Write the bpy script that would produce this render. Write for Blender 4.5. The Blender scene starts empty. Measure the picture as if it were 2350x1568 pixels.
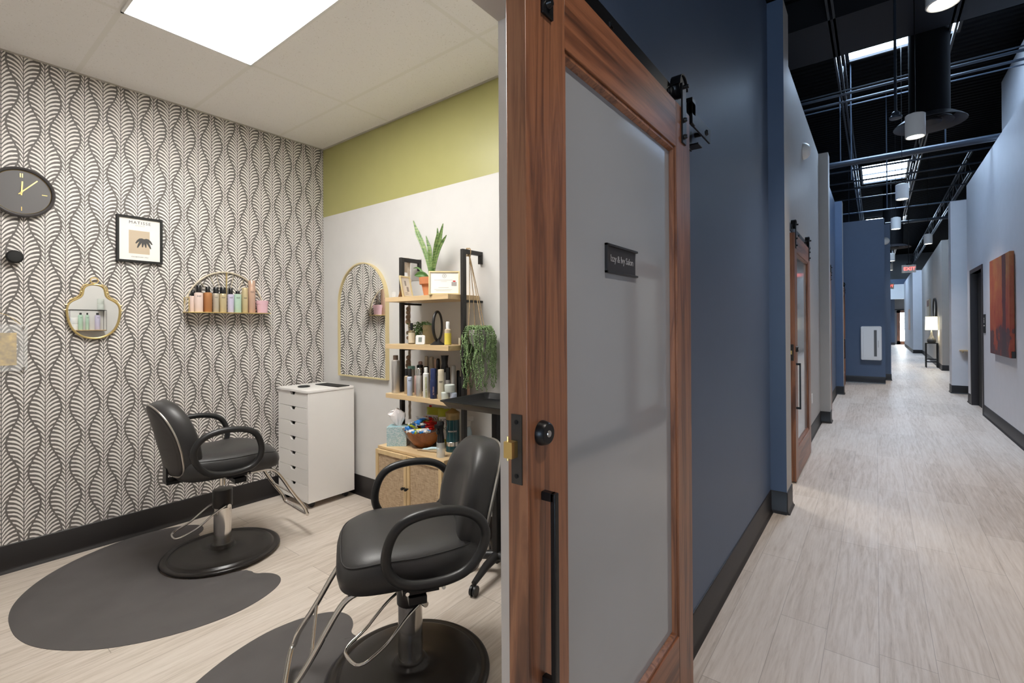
import bpy, math, random
from mathutils import Vector, Matrix
from math import sin, cos, pi, radians, sqrt, atan2
C = bpy.context.scene.collection
S = bpy.context.scene
random.seed(7)

# ---------------------------------------------------------------- camera, world, exposure
def make_camera():
    yaw, pitch, roll = 0.655637, 0.004342, -0.0055755
    cy, sy = cos(yaw), sin(yaw)
    f = Vector((-sy*cos(pitch), cy*cos(pitch), sin(pitch)))
    r = Vector((cy, sy, 0)); u = r.cross(f)
    c, s = cos(roll), sin(roll)
    r, u = c*r + s*u, -s*r + c*u
    cam = bpy.data.cameras.new('camera'); o = bpy.data.objects.new('camera', cam); C.objects.link(o)
    cam.sensor_width = 36; cam.lens = 36*1086.47/2350; cam.shift_y = -42.76/2350
    cam.clip_start = .02; cam.clip_end = 200
    m = Matrix((r, u, -f)).transposed().to_4x4(); m.translation = Vector((0, 0, 1.35))
    o.matrix_world = m; S.camera = o
make_camera()
w = bpy.data.worlds.new('world'); S.world = w; w.use_nodes = True
w.node_tree.nodes['Background'].inputs[0].default_value = (.55, .7, 1, 1)
w.node_tree.nodes['Background'].inputs[1].default_value = .15
S.view_settings.view_transform = 'Standard'; S.view_settings.look = 'None'
S.view_settings.gamma = 1; S.view_settings.use_curve_mapping = False
S.view_settings.exposure = 0.15
S.cycles.max_bounces = 14; S.cycles.diffuse_bounces = 8; S.cycles.glossy_bounces = 6; S.cycles.transparent_max_bounces = 16
TROFFER, SKY, PENDANT, ROOM2 = 27.0, 30.0, 22.0, 16.0      # strengths of the lamps the place has
BULB = 125.0
LOBBY = 14.0

# ---------------------------------------------------------------- materials
class X:                                            # tiny expression wrapper around Math nodes
    nt = None
    def __init__(s, v): s.v = v
    @staticmethod
    def m(op, *a, clamp=False):
        n = X.nt.nodes.new('ShaderNodeMath'); n.operation = op; n.use_clamp = clamp
        for i, q in enumerate(a):
            if isinstance(q, X): q = q.v
            if isinstance(q, (int, float)): n.inputs[i].default_value = q
            else: X.nt.links.new(q, n.inputs[i])
        return X(n.outputs[0])
    def __add__(s, o): return X.m('ADD', s, o)
    def __radd__(s, o): return X.m('ADD', o, s)
    def __sub__(s, o): return X.m('SUBTRACT', s, o)
    def __rsub__(s, o): return X.m('SUBTRACT', o, s)
    def __mul__(s, o): return X.m('MULTIPLY', s, o)
    def __rmul__(s, o): return X.m('MULTIPLY', o, s)
    def __truediv__(s, o): return X.m('DIVIDE', s, o)
    def __lt__(s, o): return X.m('LESS_THAN', s, o)
    def __gt__(s, o): return X.m('GREATER_THAN', s, o)
def col(c): return (c[0], c[1], c[2], 1)
def s2l(r, g, b):
    f = lambda v: (v/255/12.92 if v/255 <= .04045 else ((v/255+.055)/1.055)**2.4)
    return (f(r), f(g), f(b))
def mat(name, base, rough=.5, metal=0, **kw):
    m = bpy.data.materials.new(name); m.use_nodes = True
    nt = m.node_tree; b = nt.nodes['Principled BSDF']
    b.inputs['Base Color'].default_value = col(base); b.inputs['Roughness'].default_value = rough
    b.inputs['Metallic'].default_value = metal
    for k, v in kw.items(): b.inputs[k.replace('_', ' ')].default_value = v
    return m
def N(m, t, **kw):
    n = m.node_tree.nodes.new(t)
    for k, v in kw.items(): setattr(n, k, v)
    return n
def L(m, a, b): m.node_tree.links.new(a, b)
def coords(m, kind='Object'):
    t = N(m, 'ShaderNodeTexCoord'); return t.outputs[kind]
def mapping(m, src, scale=(1, 1, 1), loc=(0, 0, 0)):
    mp = N(m, 'ShaderNodeMapping'); L(m, src, mp.inputs[0])
    mp.inputs['Scale'].default_value = scale; mp.inputs['Location'].default_value = loc
    return mp.outputs[0]
def noise(m, src, scale=5, detail=3, rough=.5, dist=0):
    n = N(m, 'ShaderNodeTexNoise'); L(m, src, n.inputs['Vector'])
    n.inputs['Scale'].default_value = scale; n.inputs['Detail'].default_value = detail
    n.inputs['Roughness'].default_value = rough; n.inputs['Distortion'].default_value = dist
    return n.outputs[0]
def ramp(m, src, stops):
    r = N(m, 'ShaderNodeValToRGB'); L(m, src, r.inputs[0]); e = r.color_ramp.elements
    while len(e) < len(stops): e.new(.5)
    for q, (p, c) in zip(e, stops): q.position = p; q.color = col(c)
    return r.outputs[0]
def bsdf(m): return m.node_tree.nodes['Principled BSDF']
def bump(m, src, strength=.2, dist=.01):
    b = N(m, 'ShaderNodeBump'); L(m, src, b.inputs['Height'])
    b.inputs['Strength'].default_value = strength; b.inputs['Distance'].default_value = dist
    L(m, b.outputs[0], bsdf(m).inputs['Normal'])
def mixc(m, fac, a, b):
    n = N(m, 'ShaderNodeMix', data_type='RGBA')
    if isinstance(fac, X): fac = fac.v
    if isinstance(fac, (int, float)): n.inputs[0].default_value = fac
    else: L(m, fac, n.inputs[0])
    for i, q in ((6, a), (7, b)):
        if isinstance(q, tuple): n.inputs[i].default_value = col(q)
        else: L(m, q, n.inputs[i])
    return n.outputs[2]
def mottled(name, base, rough=.5, amt=.018, scale=8, bmp=.05, bscale=250, **kw):
    m = mat(name, base, rough, **kw); c = coords(m)
    a = tuple(v*(1-amt) for v in base); b = tuple(min(1, v*(1+amt)) for v in base)
    L(m, ramp(m, noise(m, c, scale, 4), [(.3, a), (.7, b)]), bsdf(m).inputs['Base Color'])
    if bmp: bump(m, noise(m, c, bscale, 2), bmp, .002)
    return m
def emit(name, c, s):
    m = mat(name, (0.8, .8, .8), .5)
    b = bsdf(m); b.inputs['Emission Color'].default_value = col(c); b.inputs['Emission Strength'].default_value = s
    return m
def wood(name, axis, a, b, c, rough=.35, scale=1.0):
    m = mat(name, a, rough); src = coords(m)
    sc = [14*scale]*3; sc[axis] = .9*scale
    v = mapping(m, src, tuple(sc))
    n1 = noise(m, v, 1.4, 5, .6, 1.2)
    L(m, ramp(m, n1, [(.30, c), (.45, b), (.56, a), (.74, b)]), bsdf(m).inputs['Base Color'])
    sc2 = [160]*3; sc2[axis] = 3
    bump(m, noise(m, mapping(m, src, tuple(sc2)), 1, 2), .08, .002)
    return m

M = {}
M['white_wall'] = mottled('white_wall', (.63, .622, .61), .55)
M['green_wall'] = mottled('green_wall', (.40, .385, .15), .38)
M['blue_wall'] = mottled('blue_wall', (.074, .110, .182), .48)
M['beige_wall'] = mottled('beige_wall', (.40, .385, .365), .5)
M['pale_wall'] = mottled('pale_wall', (.68, .69, .73), .5)
M['jamb'] = mottled('jamb_paint', (.54, .50, .455), .5)
M['grey_wall'] = mottled('grey_wall', (.28, .28, .28), .5)
M['base_black'] = mottled('base_black', (.012, .010, .010), .42, bmp=0)
M['deck_black'] = mottled('deck_black', (.003, .003, .004), .7, bmp=0, Specular_IOR_Level=.15)
M['joist_black'] = mat('joist_black', (.004, .004, .005), .4, 0, Specular_IOR_Level=.35)
M['beam_grey'] = mat('beam_grey', (.010, .010, .013), .6, 0, Specular_IOR_Level=.25)
M['ring_grey'] = mat('diffuser_grey', (.035, .034, .038), .45)
M['pipe'] = mat('pipe_grey', (.035, .048, .07), .35, .2)
M['black_metal'] = mat('black_metal', (.008, .008, .009), .35, .4)
M['black_plastic'] = mat('black_plastic', (.014, .014, .015), .4)
M['matte_black'] = mat('matte_black', (.009, .009, .009), .7)
M['dark_post'] = mat('dark_post', (.018, .016, .015), .45)
M['chrome'] = mat('chrome', (.72, .70, .67), .12, 1)
M['brushed'] = mat('brushed_steel', (.55, .53, .50), .28, 1)
M['brass'] = mat('brass', (.75, .55, .22), .3, 1)
M['gold'] = mat('gold_frame', (.70, .54, .24), .32, .8)
M['gold_pale'] = mat('pale_gold_frame', (.78, .66, .38), .35, .5)
M['mirror'] = mat('mirror_glass', (.92, .93, .92), .01, 1)
M['white_gloss'] = mat('white_laminate', (.86, .84, .82), .3)
M['white_plastic'] = mat('white_plastic', (.8, .8, .79), .35)
M['gap'] = mat('gap_shade', (.02, .018, .016), .8)
M['paper'] = mat('paper_white', (.85, .83, .78), .7)
M['glass'] = mat('clear_glass', (1, 1, 1), .02, 0, Transmission_Weight=1.0, IOR=1.3)
M['acrylic'] = mat('clear_acrylic', (.9, .92, .93), .03, 0, Alpha=.16)
M['teal_glass'] = mat('teal_liquid', (.008, .060, .075), .05, 0, Coat_Weight=.6)
M['amber'] = mat('amber_glass', (.26, .20, .09), .08, 0, Alpha=.6)
M['terracotta'] = mottled('terracotta', (.55, .21, .09), .75, .12)
M['leather'] = mottled('black_leather', (.029, .028, .0285), .42, .1, 6, .18, 420)
M['shell'] = mat('dark_shell', (.055, .05, .05), .5)
M['clock_face'] = mat('clock_face', (.12, .115, .115), .5)
M['rubber_mat'] = mottled('rubber_mat', (.088, .080, .080), .72, .1, 5, .25, 500)
M['base_metal'] = mat('black_enamel', (.017, .014, .013), .28, .1)
M['jute'] = mottled('jute', (.42, .30, .17), .9, .2, 60)
M['cotton'] = mottled('cotton_cord', (.62, .54, .44), .9, .15, 60)
M['bead'] = mottled('wood_bead', (.42, .30, .21), .6, .2, 30)
M['leafg'] = mottled('leaf_green', (.07, .16, .035), .5, .4, 20)
M['pearl'] = mottled('trailing_leaf', (.20, .30, .13), .45, .5, 40)
M['soil'] = mottled('soil', (.03, .02, .015), .95)
M['kraft'] = mat('kraft_board', (.30, .17, .09), .8)
M['teal_strip'] = mat('teal_print', (.25, .42, .45), .6)
M['tissue'] = mat('tissue_paper', (.82, .78, .78), .9)
def bottle_mat(n, c, r=.35, metal=0): M[n] = mat(n, c, r, metal); return M[n]
for n, c, r, k in [('b_silver', (.62, .60, .58), .3, .7), ('b_brown', (.12, .075, .055), .4, 0), ('b_white', (.75, .75, .72), .35, 0),
    ('b_teal', (.22, .48, .45), .4, 0), ('b_champ', (.48, .38, .26), .35, .4), ('b_ltblue', (.50, .56, .70), .4, 0), ('b_pink', (.62, .42, .38), .4, 0),
    ('b_navy', (.022, .035, .11), .25, 0), ('b_cream', (.62, .55, .42), .4, 0), ('b_black', (.012, .012, .013), .22, 0), ('b_grey', (.38, .36, .34), .4, 0),
    ('b_mint', (.45, .62, .50), .4, 0), ('b_blush', (.78, .62, .56), .4, 0), ('b_copper', (.45, .20, .08), .4, .3), ('b_rose', (.62, .42, .32), .35, .3),
    ('b_taupe', (.50, .45, .36), .35, .2), ('b_gold', (.60, .50, .30), .35, .3), ('b_lilac', (.55, .52, .68), .4, 0), ('b_yellow', (.75, .62, .10), .4, 0),
    ('b_jar', (.60, .64, .60), .4, 0), ('b_hotpink', (.72, .46, .52), .4, 0), ('b_red', (.65, .02, .015), .35, 0), ('b_lime', (.42, .45, .03), .35, 0),
    ('b_bluefoil', (.03, .24, .70), .3, .1), ('b_text', (.05, .05, .05), .6, 0), ('b_green', (.10, .25, .03), .5, 0), ('b_dkgreen', (.02, .07, .05), .3, 0),
    ('b_razor', (.55, .75, .85), .3, 0), ('b_smoke', (.12, .12, .12), .5, 0), ('b_sand', (.55, .45, .33), .6, 0), ('b_charcoal', (.06, .06, .06), .6, 0),
    ('b_signtext', (.35, .35, .36), .5, 0), ('b_artgold', (.55, .38, .08), .5, .2)]: bottle_mat(n, c, r, k)

m = M['walnut_v'] = wood('walnut_vertical', 2, (.30, .125, .060), (.205, .082, .040), (.085, .034, .019), scale=1.5)
m = M['walnut_h'] = wood('walnut_horizontal', 1, (.30, .12, .058), (.19, .072, .034), (.08, .032, .017), scale=.8)
m = M['oak'] = wood('pale_oak', 0, (.68, .50, .29), (.62, .45, .25), (.56, .40, .22), .45)
m = M['oak_v'] = wood('pale_oak_vertical', 2, (.68, .51, .29), (.62, .45, .24), (.56, .40, .21), .45)
m = M['bowl_wood'] = wood('acacia_wood', 2, (.34, .115, .035), (.26, .08, .022), (.16, .05, .015), .25)

# floor planks: long boards along +Y, pale washed oak
m = M['floor'] = mat('washed_plank_floor', (.5, .45, .4), .38)
X.nt = m.node_tree; src = coords(m)
sp = N(m, 'ShaderNodeSeparateXYZ'); L(m, src, sp.inputs[0]); px, py = X(sp.outputs[0]), X(sp.outputs[1])
pw, pl = .18, 1.22
ix = X.m('FLOOR', px/pw); off = X.m('FRACT', X.m('SINE', ix*12.9898)*43758.5)
fy = py/pl + off; iy = X.m('FLOOR', fy)
rnd = X.m('FRACT', X.m('SINE', ix*78.233 + iy*37.719)*43758.5)
ex = X.m('ABSOLUTE', X.m('FRACT', px/pw)-.5); ey = X.m('ABSOLUTE', X.m('FRACT', fy)-.5)
seam = X.m('MAXIMUM', ex > (.5-.0011/pw), ey > (.5-.0016/pl))
g1 = noise(m, mapping(m, src, (26, 1.6, 1)), 1.6, 6, .65, .8)
g2 = noise(m, mapping(m, src, (70, 5, 1)), 1.2, 4, .7, .4)
t = X(g1)*.62 + X(g2)*.38 + (rnd-.5)*.16
c1 = ramp(m, t.v, [(.25, (.30, .25, .205)), (.38, (.50, .43, .365)), (.52, (.61, .54, .475)), (.68, (.69, .625, .56))])
L(m, mixc(m, seam*.55, c1, (.2, .16, .13)), bsdf(m).inputs['Base Color'])
L(m, ramp(m, g1, [(.3, (.48,)*3), (.7, (.33,)*3)]), bsdf(m).inputs['Roughness'])
bump(m, g2, .08, .003)

# palm-frond wallpaper: straight stems, waving leaf edges between them, curved strokes
m = M['wallpaper'] = mat('frond_wallpaper', (.8, .8, .8), .6)
X.nt = m.node_tree; src = coords(m)
sp = N(m, 'ShaderNodeSeparateXYZ'); L(m, src, sp.inputs[0]); wy, wz = X(sp.outputs[1]), X(sp.outputs[2])
P, V = .0868, .357
wob = X(noise(m, mapping(m, src, (1, 1, 1)), 18, 2))-.5
a = (wy-.350)/P; k = X.m('FLOOR', a); fr = a-k
sgn = 1-2*X.m('FLOORED_MODULO', k, 2)
b = .5 + .29*sgn*X.m('COSINE', (wz-1.596)*(2*pi/V)) + wob*.03
left = fr < b
u = (left*fr + (1-left)*(1-fr))*P
h = .066*(1-X.m('EXPONENT', u*(-1/.026))) - u*.12
stem_id = k + (1-left)
ub = (left*b + (1-left)*(1-b))*P
t = X.m('FRACT', (wz-h + wob*.010)/.0238 + stem_id*.37)
jit = X(noise(m, mapping(m, src, (1, 1, 1)), 70, 1))
edge = X.m('ABSOLUTE', fr-b)*P
dark1 = X.m('ABSOLUTE', t-.5) > (.325 + (jit-.5)*.15 - .15*(u/ub))
dark = X.m('MAXIMUM', dark1, X.m('MAXIMUM', edge < .0042, u < .0019))
speck = X(noise(m, mapping(m, src, (1, 1, 1)), 160, 3)) > .70
dark = dark*(1-speck*.55)
L(m, mixc(m, dark, (.84, .81, .77), (.145, .130, .122)), bsdf(m).inputs['Base Color'])

# acoustic ceiling tiles on a grid
m = M['tiles'] = mat('acoustic_tiles', (.62, .58, .53), .8)
X.nt = m.node_tree; src = coords(m)
sp = N(m, 'ShaderNodeSeparateXYZ'); L(m, src, sp.inputs[0]); tx, ty = X(sp.outputs[0]), X(sp.outputs[1])
gx = X.m('ABSOLUTE', X.m('FRACT', (tx+2.886)/1.22+.5)-.5)*1.22
gy = X.m('ABSOLUTE', X.m('FRACT', (ty-.660)/.608+.5)-.5)*.608
grid = X.m('MAXIMUM', gx < .012, gy < .012)
holes = X(noise(m, src, 130, 2, .6)) > .665
tc = mixc(m, holes*.45, (.87, .85, .83), (.47, .42, .37))
L(m, mixc(m, grid, tc, (.82, .80, .76)), bsdf(m).inputs['Base Color'])

m = M['deck'] = mat('corrugated_deck', (.0025, .0025, .003), .8, Specular_IOR_Level=.1)
X.nt = m.node_tree; src = coords(m); sp = N(m, 'ShaderNodeSeparateXYZ'); L(m, src, sp.inputs[0])
wv = X.m('SINE', X(sp.outputs[1])*(2*pi/.15)); bump(m, wv.v, .8, .03)

m = M['rattan'] = mat('rattan_weave', (.45, .32, .2), .7)
X.nt = m.node_tree; src = coords(m); sp = N(m, 'ShaderNodeSeparateXYZ'); L(m, src, sp.inputs[0])
rx, rz = X(sp.outputs[0]), X(sp.outputs[2])
wv = X.m('SINE', rx*(2*pi/.0048))*X.m('SINE', rz*(2*pi/.0048))
nz = X(noise(m, mapping(m, src, (30, 30, 220)), 1, 2)); nx = X(noise(m, mapping(m, src, (220, 30, 30)), 1, 2))
t = wv*.22 + nz*.6 + nx*.5
L(m, ramp(m, t.v, [(.35, (.24, .155, .09)), (.5, (.44, .31, .19)), (.68, (.60, .46, .31))]), bsdf(m).inputs['Base Color'])
bump(m, wv.v, .4, .002)

m = M['frost'] = mottled('frosted_glass', (.33, .35, .375), .07, .02, 3, 0)
bsdf(m).inputs['IOR'].default_value = 1.75

m = M['tissuebox'] = mat('tissue_carton', (.7, .7, .7), .6)
X.nt = m.node_tree; src = coords(m); br = N(m, 'ShaderNodeTexBrick'); L(m, mapping(m, src, (1, 1, 1)), br.inputs[0])
mp = N(m, 'ShaderNodeMapping'); L(m, src, mp.inputs[0]); mp.inputs['Rotation'].default_value = (pi/2, 0, 0)
L(m, mp.outputs[0], br.inputs[0]); br.inputs['Scale'].default_value = 60
br.inputs['Color1'].default_value = (.74, .76, .76, 1); br.inputs['Color2'].default_value = (.30, .46, .50, 1); br.inputs['Mortar'].default_value = (.28, .44, .48, 1)
br.inputs['Mortar Size'].default_value = .04
L(m, br.outputs[0], bsdf(m).inputs['Base Color'])

m = M['snake'] = mat('snake_leaf', (.2, .3, .1), .45)
src = coords(m); nn = noise(m, mapping(m, src, (20, 20, 90)), 1, 3, .6, 1)
L(m, ramp(m, nn, [(.35, (.05, .12, .03)), (.5, (.15, .25, .07)), (.65, (.27, .34, .13))]), bsdf(m).inputs['Base Color'])

m = M['painting'] = mat('abstract_painting', (.4, .05, .02), .5)
X.nt = m.node_tree; src = coords(m); sp = N(m, 'ShaderNodeSeparateXYZ'); L(m, src, sp.inputs[0])
qy, qz = X(sp.outputs[1]), X(sp.outputs[2]); nn = X(noise(m, mapping(m, src, (3, 3, 2)), 2, 5, .6))
band = X.m('ABSOLUTE', qy+.28+(nn-.5)*.12) < .10
warm = ramp(m, (nn*.7 + qz*.25).v, [(.25, (.16, .03, .022)), (.42, (.34, .055, .03)), (.60, (.42, .12, .05)), (.78, (.50, .24, .07))])
c2 = mixc(m, band*.8, warm, (.06, .025, .04))
low = (qz + (nn-.5)*.5) < .30
c3 = mixc(m, low*(nn < .53)*.8, c2, (.07, .05, .06)); L(m, c3, bsdf(m).inputs['Base Color'])

M['troffer'] = emit('troffer_diffuser', (1, .975, .93), TROFFER)
M['sky'] = emit('skylight_daylight', (.55, .74, 1), SKY)
M['pendant_e'] = emit('pendant_lens', (1, .93, .80), PENDANT)
M['room2_e'] = emit('ceiling_panel', (1, .95, .86), ROOM2)
M['shade'] = emit('lamp_shade', (1, .90, .62), 1.6)
M['daywin'] = emit('daylight_window', (.92, .97, 1), 30)
M['exit_red'] = emit('exit_letters', (1, .08, .05), 3)
M['lobby_e'] = emit('lobby_daylight', (.62, .80, 1), LOBBY)

# ---------------------------------------------------------------- mesh building
def rot(axis, a): return Matrix.Rotation(a, 4, axis)
class B:
    def __init__(s): s.v = []; s.f = []; s.mi = []; s.mats = []; s.M = Matrix.Identity(4)
    def slot(s, m):
        if m not in s.mats: s.mats.append(m)
        return s.mats.index(m)
    def add(s, vs, fs, m=None):
        n = len(s.v); s.v += [tuple(s.M @ Vector(p)) for p in vs]
        i = s.slot(m) if m else 0
        for f in fs: s.f.append(tuple(q+n for q in f)); s.mi.append(i)
        return s
    def box(s, x0, x1, y0, y1, z0, z1, m=None, faces=None):
        vs = [(x, y, z) for z in (z0, z1) for y in (y0, y1) for x in (x0, x1)]
        F = {'-z': (0, 2, 3, 1), '+z': (4, 5, 7, 6), '-y': (0, 1, 5, 4), '+y': (2, 6, 7, 3), '-x': (0, 4, 6, 2), '+x': (1, 3, 7, 5)}
        n = len(s.v); s.v += [tuple(s.M @ Vector(p)) for p in vs]
        for k, f in F.items():
            mm = (faces or {}).get(k, m); s.f.append(tuple(q+n for q in f)); s.mi.append(s.slot(mm) if mm else 0)
        return s
    def cyl(s, p0, p1, r0, r1=None, n=24, caps=True, m=None):
        if r1 is None: r1 = r0
        a = Vector(p0); b = Vector(p1); d = (b-a).normalized()
        u = d.orthogonal().normalized(); v = d.cross(u)
        vs = [a+r0*(cos(t)*u+sin(t)*v) for t in [2*pi*i/n for i in range(n)]] + [b+r1*(cos(t)*u+sin(t)*v) for t in [2*pi*i/n for i in range(n)]]
        fs = [(i, (i+1) % n, (i+1) % n+n, i+n) for i in range(n)]
        if caps: fs += [tuple(range(n-1, -1, -1)), tuple(range(n, 2*n))]
        return s.add(vs, fs, m)
    def lathe(s, prof, c=(0, 0, 0), n=32, m=None, sx=1, sy=1, cap=True):
        vs = []; fs = []
        for r, z in prof: vs += [(c[0]+r*cos(2*pi*i/n)*sx, c[1]+r*sin(2*pi*i/n)*sy, c[2]+z) for i in range(n)]
        for k in range(len(prof)-1):
            for i in range(n): fs.append((k*n+i, k*n+(i+1) % n, (k+1)*n+(i+1) % n, (k+1)*n+i))
        if cap and prof[0][0] > 1e-5: fs.append(tuple(range(n-1, -1, -1)))
        if cap and prof[-1][0] > 1e-5: fs.append(tuple((len(prof)-1)*n+i for i in range(n)))
        return s.add(vs, fs, m)
    def tube(s, pts, r, n=10, closed=False, m=None, smooth=0):
        P = [Vector(p) for p in pts]
        for _ in range(smooth):
            Q = []; k = len(P)
            for i in range(k if closed else k-1):
                a, b = P[i], P[(i+1) % k]; Q += [a*.75+b*.25, a*.25+b*.75]
            if not closed: Q = [P[0]]+Q[1:-1]+[P[-1]]
            P = Q
        k = len(P); vs = []; fs = []; up = None
        for i in range(k):
            if closed: t = (P[(i+1) % k]-P[i-1]).normalized()
            else: t = (P[min(i+1, k-1)]-P[max(i-1, 0)]).normalized()
            if up is None: up = t.orthogonal().normalized()
            up = (up-t*up.dot(t)).normalized(); v = t.cross(up)
            rr = r[i] if isinstance(r, list) else r
            vs += [P[i]+rr*(cos(2*pi*j/n)*up+sin(2*pi*j/n)*v) for j in range(n)]
        off = 0
        if closed:                                   # match last ring to first
            a0 = vs[0]-P[0]; best = min(range(n), key=lambda q: ((vs[(k-1)*n+q]-P[-1])-a0).length); off = best
        for i in range(k if closed else k-1):
            for j in range(n):
                if i == k-1: fs.append((i*n+(j+off) % n, i*n+(j+1+off) % n, (j+1) % n, j))
                else: fs.append((i*n+j, i*n+(j+1) % n, (i+1)*n+(j+1) % n, (i+1)*n+j))
        if not closed: fs += [tuple(range(n-1, -1, -1)), tuple((k-1)*n+j for j in range(n))]
        return s.add(vs, fs, m)
    def loft(s, rings, cap=True, m=None):
        n = len(rings[0]); vs = [p for r in rings for p in r]; fs = []
        for k in range(len(rings)-1):
            for i in range(n): fs.append((k*n+i, k*n+(i+1) % n, (k+1)*n+(i+1) % n, (k+1)*n+i))
        if cap: fs += [tuple(range(n-1, -1, -1)), tuple((len(rings)-1)*n+i for i in range(n))]
        return s.add(vs, fs, m)
    def prism(s, poly, z0, z1, m=None):
        return s.loft([[(x, y, z0) for x, y in poly], [(x, y, z1) for x, y in poly]], True, m)
    def ball(s, c, r, n=12, m=None, sz=1):
        k = max(4, n//2); prof = [(r*sin(pi*i/k), -r*sz*cos(pi*i/k)) for i in range(k+1)]
        prof[0] = (1e-6, prof[0][1]); prof[-1] = (1e-6, prof[-1][1])
        return s.lathe(prof, c, n, m)
    def build(s, name, m=None, parent=None, bevel=0, loc=None, subd=0, ang=38, seg=2):
        me = bpy.data.meshes.new(name); me.from_pydata(s.v, [], s.f)
        mats = list(s.mats)
        if m: mats = [m] + [q for q in mats]
        for q in mats: me.materials.append(q)
        if s.mats and not m: me.polygons.foreach_set('material_index', s.mi)
        me.validate(); me.update()
        o = bpy.data.objects.new(name, me); C.objects.link(o)
        if parent: o.parent = parent
        if loc: o.location = loc
        me.shade_smooth()
        me.set_sharp_from_angle(angle=radians(ang))
        if bevel:
            b = o.modifiers.new('bevel', 'BEVEL'); b.width = bevel; b.segments = seg; b.limit_method = 'ANGLE'; b.angle_limit = radians(50)
        if subd:
            q = o.modifiers.new('sub', 'SUBSURF'); q.levels = q.render_levels = subd
        return o
def thing(name, label, cat, loc=(0, 0, 0), rz=0, group=None):
    o = bpy.data.objects.new(name, None); C.objects.link(o); o.empty_display_size = .05
    o.location = loc; o.rotation_euler = (0, 0, rz); o['label'] = label; o['category'] = cat
    if group: o['group'] = group
    return o
def tag(o, label, cat, group=None, loc=None, rz=None):
    o['label'] = label; o['category'] = cat
    if group: o['group'] = group
    if loc: o.location = loc
    if rz is not None: o.rotation_euler = (0, 0, rz)
    return o
def struct(o): o['kind'] = 'structure'; return o
def bx(*a, **k): return B().box(*a, **k)
def text(s, name, size, m, parent, loc, rotm, ext=.0008, align='CENTER', space=1.0):
    cu = bpy.data.curves.new(name, 'FONT'); cu.body = s; cu.size = size; cu.extrude = ext; cu.align_x = align; cu.align_y = 'CENTER'; cu.space_character = space
    cu.resolution_u = 2
    t = bpy.data.objects.new(name, cu); C.objects.link(t)
    dg = bpy.context.evaluated_depsgraph_get(); me = bpy.data.meshes.new_from_object(t.evaluated_get(dg))
    bpy.data.objects.remove(t); me.name = name; me.transform(Matrix.Translation(loc) @ rotm)
    me.materials.clear(); me.materials.append(m)
    o = bpy.data.objects.new(name, me); C.objects.link(o); o.parent = parent
    return o
FACE_NY = rot('X', pi/2)                                   # text facing -Y
FACE_PX = rot('Z', pi/2) @ rot('X', pi/2)                  # text facing +X
FACE_NX = rot('Z', -pi/2) @ rot('X', pi/2)                 # text facing -X
def rrect(x0, x1, y0, y1, r, n=6):
    pts = []
    for cx, cy, a in ((x1-r, y1-r, 0), (x0+r, y1-r, pi/2), (x0+r, y0+r, pi), (x1-r, y0+r, 3*pi/2)):
        pts += [(cx+r*cos(a+pi/2*i/n), cy+r*sin(a+pi/2*i/n)) for i in range(n+1)]
    return pts

# ---------------------------------------------------------------- the building shell
XW, YW, ZC, XI, XO, HT = -3.806, 2.264, 2.881, -.735, -.610, 3.66
wh, bl, be, pa, jb = M['white_wall'], M['blue_wall'], M['beige_wall'], M['pale_wall'], M['jamb']
struct(bx(-4.2, 6, -7, 40, -.1, 0).build('floor', M['floor']))
struct(bx(-4.2, 6, -7, 40, 5.6, 5.75).build('ceiling', M['deck']))
struct(bx(XW-.15, XW, -1.6, YW+.12, 0, 3.2).build('wall_left', M['wallpaper']))
struct(bx(XW, XI, YW, YW+.12, 0, 2.293, wh).box(XW, XI, YW, YW+.12, 2.293, 3.2, M['green_wall']).build('wall_back'))
struct(bx(XW, XI, -1.6, -1.48, 0, 3.2).build('wall_front', wh))
# wall with the sliding door: white inside, blue towards the hall, grey jambs
fc = {'+x': bl, '-x': wh}
struct(bx(XI, XO, .906, 3.83, 0, HT, jb, fc).build('wall_right'))
struct(bx(XI, XO, -.16, .906, 2.10, HT, jb, fc).build('wall_right'))
struct(bx(XI, XO, -6.9, -.16, 0, HT, jb, fc).build('wall_right'))
cb = B()
cb.box(XW, XI, -1.48, YW, ZC, ZC+.03)
struct(cb.build('ceiling', M['tiles']))
# salon 2 behind the next door
struct(bx(XW, XI, YW+.12, YW+.2, 0, 3.2).build('wall_back', wh))
struct(bx(XW-.1, XW, YW+.2, 7.6, 0, 3.2).build('wall_left', wh))
struct(bx(XW, XI, 7.6, 7.7, 0, 3.2).build('wall_back', wh))
struct(bx(XW, XI, YW+.2, 7.6, ZC, ZC+.03).build('ceiling', M['tiles']))
# hall, left side
f2 = {'+x': be, '-x': wh, '-y': bl}
struct(bx(XI, -.508, 3.83, 4.07, 0, HT, be, f2).build('wall_left'))                       # blue pilaster, grey side
f3 = {'+x': be, '-x': wh}
struct(bx(XI, XO, 4.07, 4.72, 2.10, HT, be, f3).build('wall_left'))
struct(bx(XI, XO, 4.72, 7.664, 0, HT, be, f3).build('wall_left'))
struct(bx(XI, -.500, 7.664, 7.90, 0, HT, be).build('wall_left'))
struct(bx(XI, XO, 7.90, 10.89, 0, HT, be, {'+x': bl}).build('wall_left'))
struct(bx(XI, -.496, 10.89, 11.12, 0, HT, be, {'-y': bl, '+x': be}).build('wall_left'))
struct(bx(XI, XO, 11.12, 13.27, 0, HT, be, {'+x': bl}).build('wall_left'))
struct(bx(XI, .158, 13.27, 14.14, 0, HT, bl, {'+x': be}).build('wall_left'))
struct(bx(XI, .272, 14.14, 37.9, 0, HT, bl, {'+x': be}).build('wall_left'))
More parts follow.
